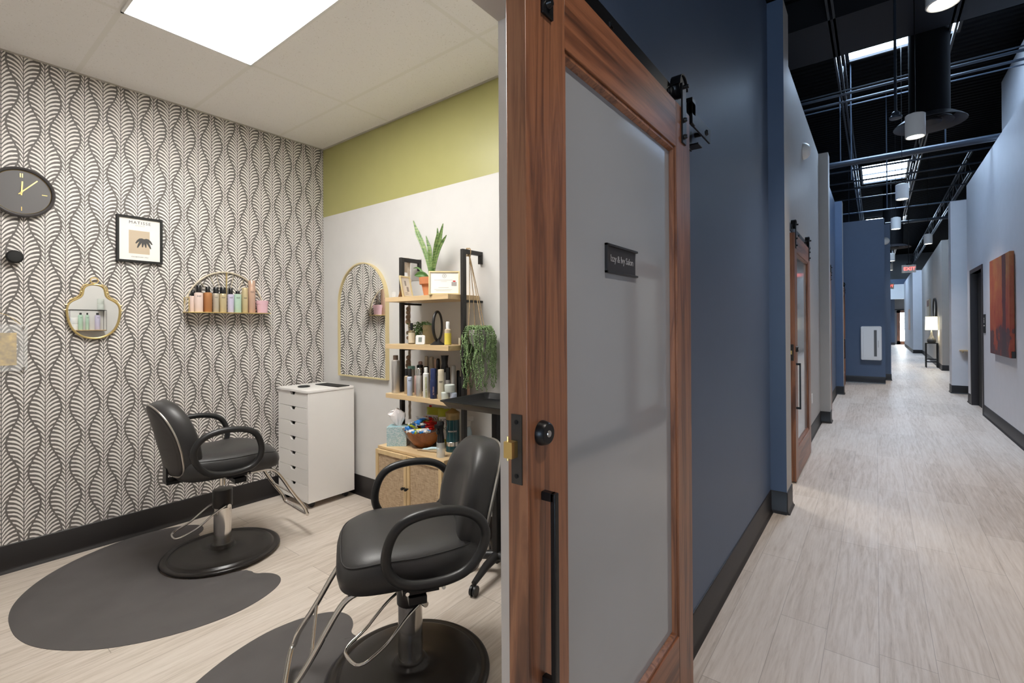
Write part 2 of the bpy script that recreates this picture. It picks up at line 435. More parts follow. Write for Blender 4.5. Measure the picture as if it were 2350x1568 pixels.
# hall, right side
RX = 1.236
struct(bx(RX, 1.40, -6.9, 9.70, 0, HT+.02).build('wall_right', pa))
struct(bx(RX, 1.40, 9.70, 10.72, 2.14, HT+.02).build('wall_right', pa))
struct(bx(RX, 1.40, 10.72, 11.12, 0, HT+.02).build('wall_right', pa))
struct(bx(1.70, 1.85, -6.9, 11.345, 3.0, 5.39).build('wall_right', pa))
struct(bx(1.137, 3.2, 12.26, 12.6, 0, HT).build('wall_right', pa))
struct(bx(3.2, 3.35, 9, 14, 0, 5.4).build('wall_right', be))
struct(B().prism([(1.465, 17.873), (2.6, 17.873), (2.6, 27.4), (1.60, 27.4)], 0, HT).build('wall_right', be))
struct(B().prism([(1.292, 27.37), (1.75, 27.42), (1.75, 35.7), (1.300, 35.7)], 0, HT).build('wall_right', pa))
struct(bx(1.60, 1.7, 12.6, 17.87, 0, HT).build('wall_right', be))
# far end
struct(bx(.1, 1.75, 35.7, 35.85, 2.74, 3.60).build('wall_far', M['white_plastic']))
struct(bx(.1, 1.75, 35.7, 35.85, 3.60, 3.90).build('trim_1', bl))
struct(bx(-4.2, 6, 38.0, 38.2, 0, 5.6).build('wall_far', M['grey_wall']))
struct(bx(.272, .90, 37.0, 38.0, 0, 2.9).build('wall_far', bl))
struct(bx(.272, 1.9, 35.85, 38.0, 2.9, 2.95).build('ceiling', M['grey_wall']))
struct(bx(-4.2, 6, -7.1, -6.9, 0, 5.6).build('wall_front', be))
# glazed entrance at the near end of the hall, behind the photographer
wn = bx(-.50, 1.12, -6.90, -6.86, .10, 2.5).build('window_1', M['lobby_e']); struct(wn)
q = B()
for a in (-.56, .28, 1.12): q.box(a, a+.06, -6.9, -6.82, 0, 3.26)
for a in (.04, 2.2, 3.2): q.box(-.56, 1.18, -6.9, -6.82, a, a+.06)
struct(q.build('trim_3', M['black_metal']))
struct(bx(5.9, 6.1, -7, 40, 0, 5.6).build('wall_right', M['beam_grey']))
struct(bx(-4.3, -4.15, -7, 40, 0, 5.6).build('wall_left', M['beam_grey']))
# cove baseboards
def base(name, p0, p1, nrm, z=.155):
    p0, p1, nrm = Vector((*p0, 0)), Vector((*p1, 0)), Vector((*nrm, 0))
    prof = [(0, 0), (.020, 0), (.019, .004), (.011, .013), (.007, .028), (.006, z-.004), (.003, z), (0, z)]
    rings = [[tuple(q+nrm*a+Vector((0, 0, h))) for a, h in prof] for q in (p0, p1)]
    struct(B().loft(rings).build(name, M['base_black'], ang=60))
base('baseboard_left', (XW, -1.48), (XW, YW), (1, 0))
base('baseboard_back', (XW, YW), (XI, YW), (0, -1))
base('baseboard_right', (XI, .906), (XI, YW), (-1, 0))
base('baseboard_right', (XO, .93), (XO, 3.83), (1, 0))
base('baseboard_left', (XI, 3.83), (-.508, 3.83), (0, -1))
base('baseboard_left', (-.508, 3.825), (-.508, 4.07), (1, 0))
base('baseboard_left', (XO, 4.74), (XO, 7.664), (1, 0))
base('baseboard_left', (XO, 7.664), (-.500, 7.664), (0, -1))
base('baseboard_left', (-.500, 7.66), (-.500, 7.9), (1, 0))
base('baseboard_left', (XO, 7.90), (XO, 10.89), (1, 0))
base('baseboard_left', (XO, 10.89), (-.496, 10.89), (0, -1))
base('baseboard_left', (-.496, 10.885), (-.496, 11.12), (1, 0))
base('baseboard_left', (XO, 11.12), (XO, 13.27), (1, 0))
base('baseboard_left', (XO, 13.27), (.158, 13.27), (0, -1))
base('baseboard_left', (.158, 14.14), (.272, 14.14), (0, -1))
base('baseboard_left', (.272, 14.14), (.272, 37), (1, 0))
base('baseboard_right', (RX, -6.9), (RX, 9.63), (-1, 0))
base('baseboard_right', (RX, 10.78), (RX, 11.12), (-1, 0))
base('baseboard_right', (1.137, 12.26), (3.2, 12.26), (0, -1))
base('baseboard_right', (1.137, 12.26), (1.137, 12.6), (-1, 0))
base('baseboard_right', (1.465, 17.873), (2.6, 17.873), (0, -1))
base('baseboard_right', (1.465, 17.873), (1.60, 27.4), (-1, 0))
base('baseboard_right', (1.292, 27.37), (1.75, 27.42), (0, -1))
base('baseboard_right', (1.292, 27.37), (1.30, 35.7), (-1, 0))
base('baseboard_far', (.27, 37.0), (.90, 37.0), (0, -1))
base('baseboard_back', (XW, 7.6), (XI, 7.6), (0, -1))
base('baseboard_left', (XW, 2.5), (XW, 7.6), (1, 0))
struct(bx(XW, XW+.018, -1.48, YW, ZC-.004, ZC).box(XW, XI, YW-.018, YW, ZC-.004, ZC).build('trim_2', mat('ceiling_angle', (.5, .47, .42), .5)))

# ---------------------------------------------------------------- ceiling lights
def troffer(x0, x1, y0, y1, label, em):
    t = thing('ceiling_troffer', label, 'ceiling light', ((x0+x1)/2, (y0+y1)/2, ZC))
    a, b = (x1-x0)/2, (y1-y0)/2
    fr = B(); k = .012
    for q in ((-a, a, -b, -b+k), (-a, a, b-k, b), (-a, -a+k, -b, b), (a-k, a, -b, b)): fr.box(*q, -.010, .0)
    fr.build('frame', M['white_plastic'], t)
    # shallow prismatic diffuser, lifted at the middle
    B().loft([[(-a+k, -b+k, -.006), (a-k, -b+k, -.006), (a-k, b-k, -.006), (-a+k, b-k, -.006)],
              [(-a+.1, -b+.1, -.0015), (a-.1, -b+.1, -.0015), (a-.1, b-.1, -.0015), (-a+.1, b-.1, -.0015)]]).build('diffuser', em, t)
    return t
troffer(-2.886, -1.667, .660, 1.268, 'long rectangular white light panel in the salon tile ceiling', M['troffer'])
troffer(-2.886, -1.667, 5.0, 5.6, 'ceiling light panel in the neighbouring salon behind its sliding door', M['room2_e'])

def pendant(x, y, z, label, cable=True, r=.0755, h=.212):
    t = thing('pendant_light', label, 'pendant light', (x, y, z), 0, 'white cylinder pendants down the hall')
    B().lathe([(r-.014, .004), (r-.006, 0), (r, .004), (r, h-.004), (r-.004, h), (.042, h), (.042, h+.012), (.001, h+.012)], cap=False).build('cylinder_shade', M['white_plastic'], t)
    B().lathe([(.001, .010), (r*.80, .010), (r*.80, .014), (.001, .014)]).build('lens', M['pendant_e'], t)
    B().lathe([(r*.80, .012), (r*.86, .002), (r-.006, .001), (r-.006, .02), (r*.8, .016)], cap=False).build('inner_ring', M['white_plastic'], t)
    B().cyl((0, 0, h), (0, 0, (5.53 if any(a < y < b for a, b in ((7.9, 9.4), (15.7, 17.9), (23.9, 26.1))) else 5.6)-z), .004, n=8).build('cable', M['black_metal'], t)
    sp = bpy.data.lights.new('pendant_bulb', 'SPOT'); sp.energy = BULB; sp.color = (1, .90, .80); sp.spot_size = radians(112); sp.spot_blend = 1; sp.shadow_soft_size = .07
    so = bpy.data.objects.new('pendant_bulb', sp); C.objects.link(so); so.parent = t; so.location = (0, 0, -.004)
for y, lab in [(-4.2, 'white cylinder pendant furthest back, near the glazed entrance behind the viewer'), (-1.6, 'white cylinder pendant above the walnut doorway, behind the viewer'), (.95, 'white cylinder pendant directly above the open walnut door'),
               (3.51, 'nearest white cylinder pendant, lit lens cut off by the top of the picture'),
               (5.86, 'white cylinder pendant in front of the round ceiling diffuser'),
               (8.70, 'white cylinder pendant below the second skylight'),
               (11.39, 'small white cylinder pendant just above the blue projecting wall corner')]:
    pendant(.305, y, 3.1, lab)
pendant(.93, 14.0, 3.1, 'white cylinder pendant hanging right of the others, before the pale pilaster')
pendant(.36, 17.2, 3.1, 'small pendant half hidden by the blue wall corner, left of the near exit sign')
pendant(.38, 20.2, 3.1, 'tiny pendant below and behind the one beside the near exit sign')
pendant(.39, 24.5, 3.1, 'furthest tiny pendant at the edge of the blue wall corner')

# skylights
def skylight(n, x0, x1, y0, y1, z=5.57):
    t = thing('skylight', ['rectangular skylight glowing blue beside the black round duct', 'second skylight, crossed by dark conduits, above the middle pendants', 'furthest skylight, added to brighten the end wall', 'far skylight beyond the blue wall'][n], 'skylight', ((x0+x1)/2, (y0+y1)/2, z))
    a, b = (x1-x0)/2, (y1-y0)/2
    bx(-a, a, -b, b, .008, .02).build('pane', M['sky'], t)
    f = B()
    for q in ((-a-.04, a+.04, -b-.04, -b), (-a-.04, a+.04, b, b+.04), (-a-.04, -a, -b, b), (a, a+.04, -b, b), (-a, a, -.01, .01)): f.box(*q, -.03, .025)
    f.build('frame', M['black_metal'], t)
skylight(0, -.31, .95, 7.9, 9.32); skylight(1, -.27, .69, 15.8, 17.8); skylight(3, -.3, .95, 24, 26); skylight(2, -.3, .95, 31.5, 33.5)  # the last skylight is added to brighten the far header

# ---------------------------------------------------------------- hall ceiling clutter
tag(bx(-4, 1.69, 6.1, 7.0, 4.60, 4.92).build('duct_run', M['beam_grey']), 'wide dark grey rectangular duct crossing the hall above the first skylight', 'duct')
tag(bx(-4, 5.8, 4.6, 5.0, 4.75, 5.2).build('roof_beam', M['deck_black']), 'black roof beam above the nearest pendant', 'beam')
def joist(x, label, y0=-6.5, y1=37):
    t = thing('roof_joist', label, 'roof joist', (x, 0, 0), 0, 'black open web roof joists')
    b = B()
    for z in (4.6, 5.05):
        for dx in (-.035, .012): b.box(dx, dx+.022, y0, y1, z, z+.035)
    b.build('chords', M['joist_black'], t)
    pts = []; y = y0; k = 0
    while y < y1: pts.append((0, y, 4.62 if k % 2 == 0 else 5.06)); y += .55; k += 1
    B().tube(pts, .011, 6).build('web', M['joist_black'], t)
joist(-.355, 'black web joist left of the skylights'); joist(.70, 'black web joist right of the skylights, behind the round duct')
joist(1.66, 'black web joist beyond the right hand wall', 14.2); joist(-1.5, 'black web joist over the left rooms')
def rod(name, label, cat, p0, p1, r, m, group=None, n=12):
    o = B().cyl((0, 0, 0), tuple(Vector(p1)-Vector(p0)), r, n=n).build(name, m); o.location = p0; return tag(o, label, cat, group)
rod('sprinkler_pipe', 'thick grey sprinkler pipe crossing the hall behind the round diffuser', 'pipe', (-3, 8.88, 3.80), (2.6, 8.88, 3.80), .045, M['pipe'])
rod('sprinkler_pipe', 'thinner grey pipe crossing the hall behind the small pendants', 'pipe', (.2, 15.3, 3.86), (3, 15.3, 3.86), .035, M['pipe'])
GR = 'thin conduits under the black roof deck'
for y, z, r, lab in [(7.95, 4.55, .010, 'thin conduit just beyond the first skylight edge'), (8.15, 4.58, .020, 'upper bright conduit strip crossing left of the duct'), (8.43, 4.58, .018, 'lower bright conduit crossing left and right of the duct'),
                  (9.6, 4.95, .012, 'dim conduit in the black area above the diffuser'), (12.2, 4.55, .020, 'conduit across the front of the second skylight'), (13.2, 4.55, .020, 'conduit across the middle of the second skylight'),
                  (13.9, 4.55, .022, 'conduit just below the second skylight'), (15.05, 4.55, .015, 'thin conduit below the second skylight'), (17.0, 4.55, .02, 'conduit above the blue projecting wall')]:
    rod('conduit', lab, 'conduit', (-3.6, y, z), (3.2, y, z), r, M['pipe'], GR, 8)
for x, y, z, lab in [(-.30, 9.4, 3.66, 'vertical hanger rod left of the middle pendant'), (-.42, 8.88, 3.84, 'hanger rod holding the sprinkler pipe at the left'), (.78, 8.88, 3.84, 'hanger rod holding the sprinkler pipe at the right'), (.17, 10.8, 3.4, 'thin rod dropping beside the pendants'),
                  (-.5, 14, 3.6, 'rod behind the blue projecting wall')]:
    rod('hanger_rod', lab, 'hanger rod', (x, y, z), (x, y, 5.6), .009, M['pipe'], 'ceiling hanger rods', 6)
t = thing('sprinkler_drop', 'grey drop pipe with a flared detector head near the first skylight', 'sprinkler', (.165, 5.95, 3.345))
B().cyl((0, 0, .06), (0, 0, 2.25), .012, n=10).build('drop_pipe', M['pipe'], t)
B().lathe([(.02, -.01), (.05, 0), (.052, .018), (.035, .03), (.035, .055), (.012, .075)], n=16).build('head', M['pipe'], t)
def diffuser(x, y, z, R, lab, top=5.59):
    t = thing('round_duct', lab, 'air duct', (x, y, z))
    B().cyl((0, 0, .1), (0, 0, top-z), R*.56, n=40).build('duct_pipe', M['deck_black'], t)
    for k, (ra, rb, dz) in enumerate([(1, .72, 0), (.66, .40, .015), (.34, .14, .02)]):
        B().lathe([(R*rb, .075), (R*ra*.93, .012+dz), (R*ra, dz), (R*ra, .006+dz), (R*ra*.92, .03+dz), (R*rb*.96, .085)], n=48, cap=False).build('diffuser_cone', M['ring_grey'], t)
    B().lathe([(.001, .085), (R*.6, .085), (R*.56, .11), (.001, .11)]).build('neck', M['deck_black'], t)
diffuser(.50, 7.22, 3.62, .325, 'black round duct ending in a concentric ring diffuser over the hall')
diffuser(.45, 19.5, 3.75, .45, 'far black ring diffuser above the exit sign')

# ---------------------------------------------------------------- barn doors
def barn_door(idx, y0, wd, glassm, lock=True):
    t = bpy.data.objects.new('door_%d' % idx, None); C.objects.link(t); t['kind'] = 'structure'; t.location = (-.590, y0, .012)
    T = .048; Hd = 2.108; st = .150; zt = 1.951; zb = .265
    for a, b in ((0, st), (wd-st, wd)): bx(0, T, a, b, 0, Hd).build('stile', M['walnut_v'], t, .0015)
    for a, b in ((zt, Hd), (0, zb)): bx(0, T-.0005, st, wd-st, a, b).build('rail', M['walnut_h'], t, .0015)
    bd = B(); k = .016; w0, w1 = st+.002, wd-st-.002
    # glazing bead: sloped strip around the pane, both faces
    for x0, x1 in ((T-.006, T-.020), (.006, .020)):
        def ring(i, x): return [(x, w0+i, zb+.002+i), (x, w1-i, zb+.002+i), (x, w1-i, zt-.002-i), (x, w0+i, zt-.002-i)]
        bd.loft([ring(0, x1), ring(0, x0), ring(k*.6, x0), ring(k, x1)], False)
    bd.build('glazing_bead', M['walnut_v'], t)
    bx(.020, T-.0205, w0, w1, zb+.002, zt-.002).build('glass_panel', glassm, t)
    # pull handle
    hy = .053; hz0, hz1 = .608, 1.0
    h = B(); h.box(T+.022, T+.034, hy-.007, hy+.007, hz0, hz1)
    h.box(T, T+.03, hy-.007, hy+.007, hz1-.018, hz1); h.box(T, T+.03, hy-.007, hy+.007, hz0, hz0+.018)
    h.build('pull_handle', M['black_metal'], t, .0015)
    if lock:
        q = B(); q.M = Matrix.Translation((T, .050, 1.118)) @ rot('Y', pi/2)
        q.lathe([(.0255, 0), (.0255, .003), (.022, .016), (.0195, .018), (.001, .018)], n=32); lk = q.build('deadbolt', M['black_metal'], t)
        q = B(); q.M = Matrix.Translation((T+.018, .050, 1.118)) @ rot('Y', pi/2); q.lathe([(.007, 0), (.0065, .0015), (.001, .0015)], n=20); q.build('keyway', M['brushed'], lk)
        p = bx(.010, .036, -.0025, .001, 1.022, 1.160).build('lock_plate', mat('bronze_plate', (.045, .038, .032), .5, .4), t)
        s = B()
        for z in (1.145, 1.038): s.cyl((.023, -.004, z), (.023, -.001, z), .0045, n=12)
        s.build('screw', M['black_metal'], p)
        q = bx(.006, .026, -.022, .001, 1.076, 1.108, M['brass'])
        q.cyl((.012, -.016, 1.070), (.012, -.016, 1.118), .0022, n=8); q.build('latch_bolt', M['brass'], p)
    # strap hangers with wheels
    for hy in (.075, wd-.075):
        g = B(); g.box(T, T+.006, hy-.02, hy+.02, 1.98, Hd+.085)
        g.build('hanger_strap', M['black_metal'], t, .001)
        wz = Hd+.075; q = B(); q.M = Matrix.Translation((T-.014, hy, wz)) @ rot('Y', pi/2)
        q.lathe([(.02, -.014), (.038, -.014), (.034, -.005), (.034, .005), (.038, .014), (.02, .014)], n=28); q.build('wheel', M['black_metal'], t)
        q = B(); arc = [(T+.003, hy+.045*cos(a), wz+.045*sin(a)) for a in [pi*i/10 for i in range(11)]]
        rr = [[(T-.030, y, z), (T+.006, y, z), (T+.006, hy+(y-hy)*.9, wz+(z-wz)*.9), (T-.030, hy+(y-hy)*.9, wz+(z-wz)*.9)] for _, y, z in arc]
        q.loft(rr); q.cyl((T-.03, hy, wz), (T+.022, hy, wz), .007, n=12)
        for z in (2.005, 2.065): q.lathe([(.001, 0)], n=3) if 0 else q.cyl((T+.004, hy, z), (T+.016, hy, z), .010, .006, n=14)
        q.build('hanger_bracket', M['black_metal'], t)
    return t
def door_track(y0, y1, label):
    t = thing('door_track', label, 'door rail', (XO, y0, 0))
    bx(.040, .048, 0, y1-y0, 2.128, 2.188).build('rail_bar', M['black_metal'], t, .001)
    n = int((y1-y0)/.4)
    for i in range(n+1):
        y = .06+i*(y1-y0-.12)/n
        q = B(); q.cyl((0, y, 2.157), (.055, y, 2.157), .010, n=12); q.cyl((.048, y, 2.157), (.056, y, 2.157), .013, .008, n=6); q.build('standoff_bolt', M['black_metal'], t)
    s = B(); s.box(.034, .062, y1-y0-.30, y1-y0-.26, 2.15, 2.215); s.box(.048, .062, y1-y0-.30, y1-y0-.26, 2.115, 2.2); s.build('end_stop', M['black_metal'], t, .002)
    s = B(); s.box(0, .006, y1-y0-.18, y1-y0-.12, 2.07, 2.17); s.box(0, .048, y1-y0-.18, y1-y0-.12, 2.075, 2.081); s.build('wall_bracket', M['black_metal'], t, .001)
barn_door(1, .752, 1.036, M['frost'])
door_track(-.25, 2.145, 'black steel sliding rail over the large walnut door on the blue wall')
barn_door(2, 4.62, 1.16, M['frost']); door_track(3.9 if 0 else 4.08, 6.05, 'black sliding rail over the second walnut door past the blue pilaster')
barn_door(3, 7.95, .78, M['frost'], False); door_track(7.92, 9.2, 'short black rail end showing past the second beige pilaster')
barn_door(4, 11.9, .9, M['frost'], False); door_track(11.8, 12.9, 'small dark rail end beside the blue projecting wall')
# opposite door, seen mirrored in the near glass
d = barn_door(5, 6.37, 1.05, M['white_plastic'], False); d.location = (RX-.02, 6.37, .012); d.rotation_euler = (0, 0, pi)

t = thing('name_sign', 'small black name plate with grey lettering on the frosted door glass', 'sign', (-.5655, 1.231, 1.525))
bx(0, .005, -.094, .094, -.033, .033).build('plate', mat('sign_face', (.022, .020, .022), .45), t)
q = B(); q.box(.0, .011, -.100, .102, .033, .039); q.box(.0, .011, -.100, .102, -.039, -.033); q.box(0, .011, -.100, -.094, -.039, .039); q.build('holder', M['black_plastic'], t, .0008)
text('Izzy & Ivy Salon', 'lettering', .0265, M['b_signtext'], t, (.0055, .004, .002), FACE_PX, .0004, 'CENTER', .92)

# right wall black door
t = bpy.data.objects.new('door_6', None); C.objects.link(t); t['kind'] = 'structure'; t.location = (RX, 9.63, 0)
q = B(); q.box(-.012, .13, 0, .07, 0, 2.14); q.box(-.012, .13, 1.07, 1.14, 0, 2.14); q.box(-.012, .13, 0, 1.14, 2.14, 2.20); q.build('door_frame', mat('bronze_frame', (.028, .022, .023), .4), t, .002)
bx(.07, .11, .07, 1.07, .005, 2.14).build('door_leaf', M['matte_black'], t)
q = B(); q.box(.05, .07, .12, .135, 1.0, 1.05); q.box(.035, .05, .12, .24, 1.02, 1.035); q.build('lever_handle', M['black_metal'], t)
# far entrance door
t = bpy.data.objects.new('door_7', None); C.objects.link(t); t['kind'] = 'structure'; t.location = (1.02, 37.93, 0)
q = B(); q.box(0, .16, 0, .06, 0, 2.12); q.box(.70, .86, 0, .06, 0, 2.12); q.box(0, .86, 0, .06, 1.97, 2.12); q.box(0, .86, 0, .06, 0, .22); q.build('door_frame', M['walnut_v'], t)
bx(.15, .71, .02, .04, .2, 1.98).build('glass_panel', M['daywin'], t)
q = B(); q.box(-.1, .95, -.03, 0, 2.14, 2.19); q.build('rail_bar', M['black_metal'], t)

# ---------------------------------------------------------------- salon chairs
def make_chair(loc, ang, lift, label, pump):
    t = thing('salon_chair', label, 'salon chair', loc, ang, 'black hydraulic styling chairs')
    # base
    B().lathe([(.001, .0), (.302, .0), (.307, .005), (.305, .012), (.298, .016), (.284, .0165), (.277, .012), (.271, .013), (.266, .022), (.256, .026), (.20, .0275), (.12, .029), (.075, .034), (.064, .038), (.062, .050), (.052, .053), (.001, .053)], n=96).build('round_base', M['base_metal'], t, ang=70)
    B().lathe([(.0465, .052), (.0465, .268), (.001, .268)], n=40).build('pump_cylinder', M['chrome'], t, ang=50)
    B().lathe([(.047, .266), (.051, .270), (.052, .362), (.048, .371), (.02, .373), (.001, .373)], n=40).build('cylinder_sleeve', M['base_metal'], t)
    B().cyl((0, 0, .395), (0, 0, .44+lift), .017, n=24).build('piston', M['chrome'], t)
    # pump lever: U bar, turned independently of the seat
    c, s = cos(pump), sin(pump)
    def R(f, l, z): return (f*c-l*s, f*s+l*c, z)
    q = B(); q.tube([R(-.01, .066, .290), R(.05, .070, .268), R(.11, .072, .225), R(.15, .070, .195), R(.240, .066, .166), R(.250, 0, .162), R(.240, -.066, .166), R(.15, -.070, .195), R(.11, -.072, .225), R(.05, -.070, .268), R(-.01, -.066, .290)], .0058, 10, smooth=2)
    q.cyl(R(-.01, -.085, .290), R(-.01, .085, .290), .008, n=14); q.cyl(R(-.01, .075, .290), R(-.01, .094, .290), .011, n=14); q.build('pump_lever', M['chrome'], t)
    z = lift
    bx(-.13, .13, -.09, .09, .425+z, .445+z).box(-.02, .04, -.285, .285, .425+z, .452+z).build('seat_plate', M['black_metal'], t, .003)
    # seat cushion: rounded plan, fat front roll
    def outline(ins, fz=0):
        pts = []; n = 72
        for i in range(n):
            a = 2*pi*i/n; ca, sa = cos(a), sin(a); e = .42
            x = math.copysign(abs(ca)**e, ca); y = math.copysign(abs(sa)**e, sa)
            wx = .256; hy = .250 - .02*max(0, -x)
            pts.append((x*(wx-ins)+.008, y*(hy-ins)))
        return pts
    def seat_z(x, y, zz, top):
        if not top: return zz
        return zz + .012*(1-(y/.25)**2) - .032*max(0, (x-.08)/.17)**2 - .006*math.exp(-(x/.12)**2)
    rings = []
    for zz, ins in [(.458, .045), (.455, .018), (.462, .002), (.490, -.004), (.528, -.004), (.552, .003), (.568, .020), (.578, .045), (.583, .09), (.584, .15), (.584, .20), (.584, .236)]:
        rings.append([(x, y, seat_z(x, y, zz+z, zz > .51)) for x, y in outline(ins)])
    B().loft(rings).build('seat_cushion', M['leather'], t, ang=75)
    st = B(); st.tube([(x, y, seat_z(x, y, .5620+z, True)) for x, y in outline(.0115)], .0022, 6, True); st.build('seam_piping', M['leather'], t)
    # backrest
    def back_out(ins):
        pts = []; n = 64
        for i in range(n):
            a = 2*pi*i/n; ca, sa = cos(a), sin(a)
            if sa >= 0: x = math.copysign(abs(ca)**.78, ca); y = abs(sa)**.85
            else: x = math.copysign(abs(ca)**.40, ca); y = -abs(sa)**.42
            wx = .210 - (.02*max(0, -y))
            pts.append((x*(wx-ins), (y*(.252-ins)) if sa >= 0 else (y*(.16-ins))))
        return pts
    tilt = radians(-13)
    def place(l, h, d): # l lateral, h height in plane, d depth (forward)
        hh = h+.17; curv = .06*(l/.23)**2
        return (-.218 + d*cos(tilt) + hh*sin(tilt) + curv, l, .475+z + hh*cos(tilt) - d*sin(tilt))
    rings = []
    for d, ins in [(-.045, .06), (-.045, .012), (-.040, .005), (.0, -.002), (.040, .002), (.058, .020), (.069, .05), (.073, .09), (.074, .13), (.074, .155)]:
        rings.append([place(l, h, d) for l, h in back_out(ins)])
    B().loft(rings).build('backrest', M['leather'], t, ang=75)
    rings = [[place(l, h, d) for l, h in back_out(i)] for d, i in ((-.0455, .012), (-.052, .014), (-.054, .03), (-.054, .155))]
    bs = B().loft(rings).build('back_shell', M['shell'], t, ang=75)
    B().tube([place(l, h, -.044) for l, h in back_out(.004)], .0048, 6, True).build('back_trim', M['brushed'], t)
    q = bx(-.285, -.18, -.05, .05, .43+z, .448+z); q.box(-.285, -.275, -.04, .04, .43+z, .52+z); q.build('back_bracket', M['black_metal'], t, .002)
    # armrest loops
    for sd in (-1, 1):
        pts = [(.130, .61), (.106, .690), (.055, .730), (-.04, .744), (-.125, .735), (-.185, .702), (-.212, .645), (-.195, .580), (-.148, .524), (-.08, .502), (.01, .499), (.078, .512), (.118, .552)]
        q = B(); q.tube([(f-.012, sd*(.292+.012*(h-.49)/.25), h-.008+z) for f, h in pts], .0165, 14, True, smooth=3)
        q.build('armrest', M['black_plastic'], t)
        q = B()
        q.box(-.06, .06, sd*.245 if sd > 0 else -.285, .285 if sd > 0 else -.245, .462+z, .478+z)
        q.build('arm_bracket', M['black_metal'], t)
        for f in (-.075, .045): B().cyl((f, sd*.284, .470+z), (f, sd*.291, .470+z), .0065, n=12).build('arm_bolt', M['chrome'], t)
    # footrest
    q = B()
    for sd in (-1, 1):
        q.tube([(.02, sd*.150, .437+z), (.16, sd*.155, .437+z), (.225, sd*.160, .430+z), (.268, sd*.162, .380+z), (.345, sd*.167, .245+z), (.412, sd*.171, .150+z), (.426, sd*.172, .105+z)], .0105, 12, smooth=2)
    q.tube([(.425, .172, .108+z), (.434, .172, .092+z), (.440, .14, .086+z), (.440, -.14, .086+z), (.434, -.172, .092+z), (.425, -.172, .108+z)], .0105, 12, smooth=2)
    q.cyl((.345, -.165, .245+z), (.345, .165, .245+z), .006, n=10)
    q.build('footrest', M['chrome'], t)
    return t
make_chair((-3.095, 1.185, .012), radians(85), .042, 'black leather styling chair with oval arms by the patterned wall, seen from behind', radians(-85-96))
make_chair((-1.440, 1.215, .012), radians(237), -.012, 'black leather styling chair with chrome footrest nearest the salon doorway', radians(-98-237))

def floor_mat(cx, cy, label, sgn=1):
    half = [(0, -.885), (.12, -.880), (.25, -.850), (.38, -.785), (.50, -.690), (.60, -.560), (.67, -.400), (.70, -.240), (.685, -.120), (.650, -.030), (.610, .030), (.560, .062), (.500, .066), (.440, .040), (.400, -.005), (.350, .0)]
    notch = [(.315*cos(a), .315*sin(a)) for a in [radians(-8-164*i/14) for i in range(15)]]
    poly = half + notch + [(-x, y) for x, y in reversed(half[1:])]
    for _ in range(2): poly = sum([[(a[0]*.75+b[0]*.25, a[1]*.75+b[1]*.25), (a[0]*.25+b[0]*.75, a[1]*.25+b[1]*.75)] for a, b in zip(poly, poly[1:]+poly[:1])], [])
    cxm = sum(p[0] for p in poly)/len(poly); cym = -.42
    def ins(d): 
        out = []; n = len(poly)
        for i in range(n):
            a = Vector(poly[i-1]); b = Vector(poly[i]); c = Vector(poly[(i+1) % n])
            nn = ((b-a).normalized()+(c-b).normalized()); nn = Vector((-nn.y, nn.x)).normalized()
            isn = b.length < .34
            out.append((b.x+nn.x*(d*.15 if isn else d), b.y+nn.y*(d*.15 if isn else d)))
        return out
    q = B(); q.loft([[(x, y, 0) for x, y in poly], [(x, y, .002) for x, y in poly], [(x, y, .011) for x, y in ins(.055)], [(x, y, .012) for x, y in ins(.075)]])
    tag(q.build('floor_mat', M['rubber_mat'], ang=70), label, 'floor mat', 'black anti-fatigue mats', loc=(cx, cy, 0))
floor_mat(-3.095, 1.195, 'dark grey oval anti-fatigue mat under the chair by the patterned wall')
floor_mat(-1.440, 1.22, 'dark grey anti-fatigue mat under the chair nearest the doorway, cut by the picture edge')

# ---------------------------------------------------------------- drawer cart
t = thing('drawer_cart', 'white seven drawer rolling cabinet in the salon corner', 'drawer cart', (-3.747, 1.839, 0))
W, D, z0, z1 = .444, .385, .058, .873
q = B(); q.box(0, .016, 0, D, z0, z1-.018); q.box(W-.016, W, 0, D, z0, z1-.018); q.box(.016, W-.016, D-.012, D, z0, z1-.018); q.box(.016, W-.016, .012, D-.012, z0, z0+.016)
q.box(.016, W-.016, .02, .03, z0, z1-.018, M['gap']); q.slot(M['white_gloss'])
cb = B(); cb.box(0, .016, 0, D, z0, z1-.018); cb.box(W-.016, W, 0, D, z0, z1-.018); cb.box(.016, W-.016, D-.012, D, z0, z1-.018); cb.box(-.0, W, -.0, D, z0-.012, z0); cb.build('carcass', M['white_gloss'], t, .001)
bx(.016, W-.016, .022, .03, z0, z1-.02).build('notch_shade', M['gap'], t)  # near-black sheet standing in for the shade behind drawer gaps and notches
q = B(); q.prism(rrect(-.004, W+.004, -.010, D, .012), z1-.018, z1); q.build('top_panel', M['white_gloss'], t, .002)
hd = (z1-.018-z0)/7
for k in range(7):
    a, b = z0+k*hd+.0015, z0+(k+1)*hd-.0015; xm = W/2; n = .040
    poly = [(.018, a), (W-.018, a), (W-.018, b), (xm+n, b), (xm+n*.55, b-.025), (xm-n*.55, b-.025), (xm-n, b), (.018, b)]
    q = B(); q.loft([[(x, .016, z) for x, z in poly], [(x, 0, z) for x, z in poly]]); q.build('drawer', M['white_gloss'], t, .0008)
for x in (.05, W-.05):
    for y in (.05, D-.05):
        q = B(); q.cyl((x-.012, y, .022), (x+.012, y, .022), .022, n=20); q.box(x-.016, x+.016, y-.012, y+.012, .03, .048); q.build('caster', M['black_plastic'], t)
o = B().lathe([(.001, 0), (.044, 0), (.046, .006), (.043, .009), (.036, .010), (.034, .005), (.001, .005)], n=36).build('round_tray', M['black_plastic']); tag(o, 'small round black dish on top of the white drawer cabinet', 'dish', loc=(-3.555, 1.945, .8735))
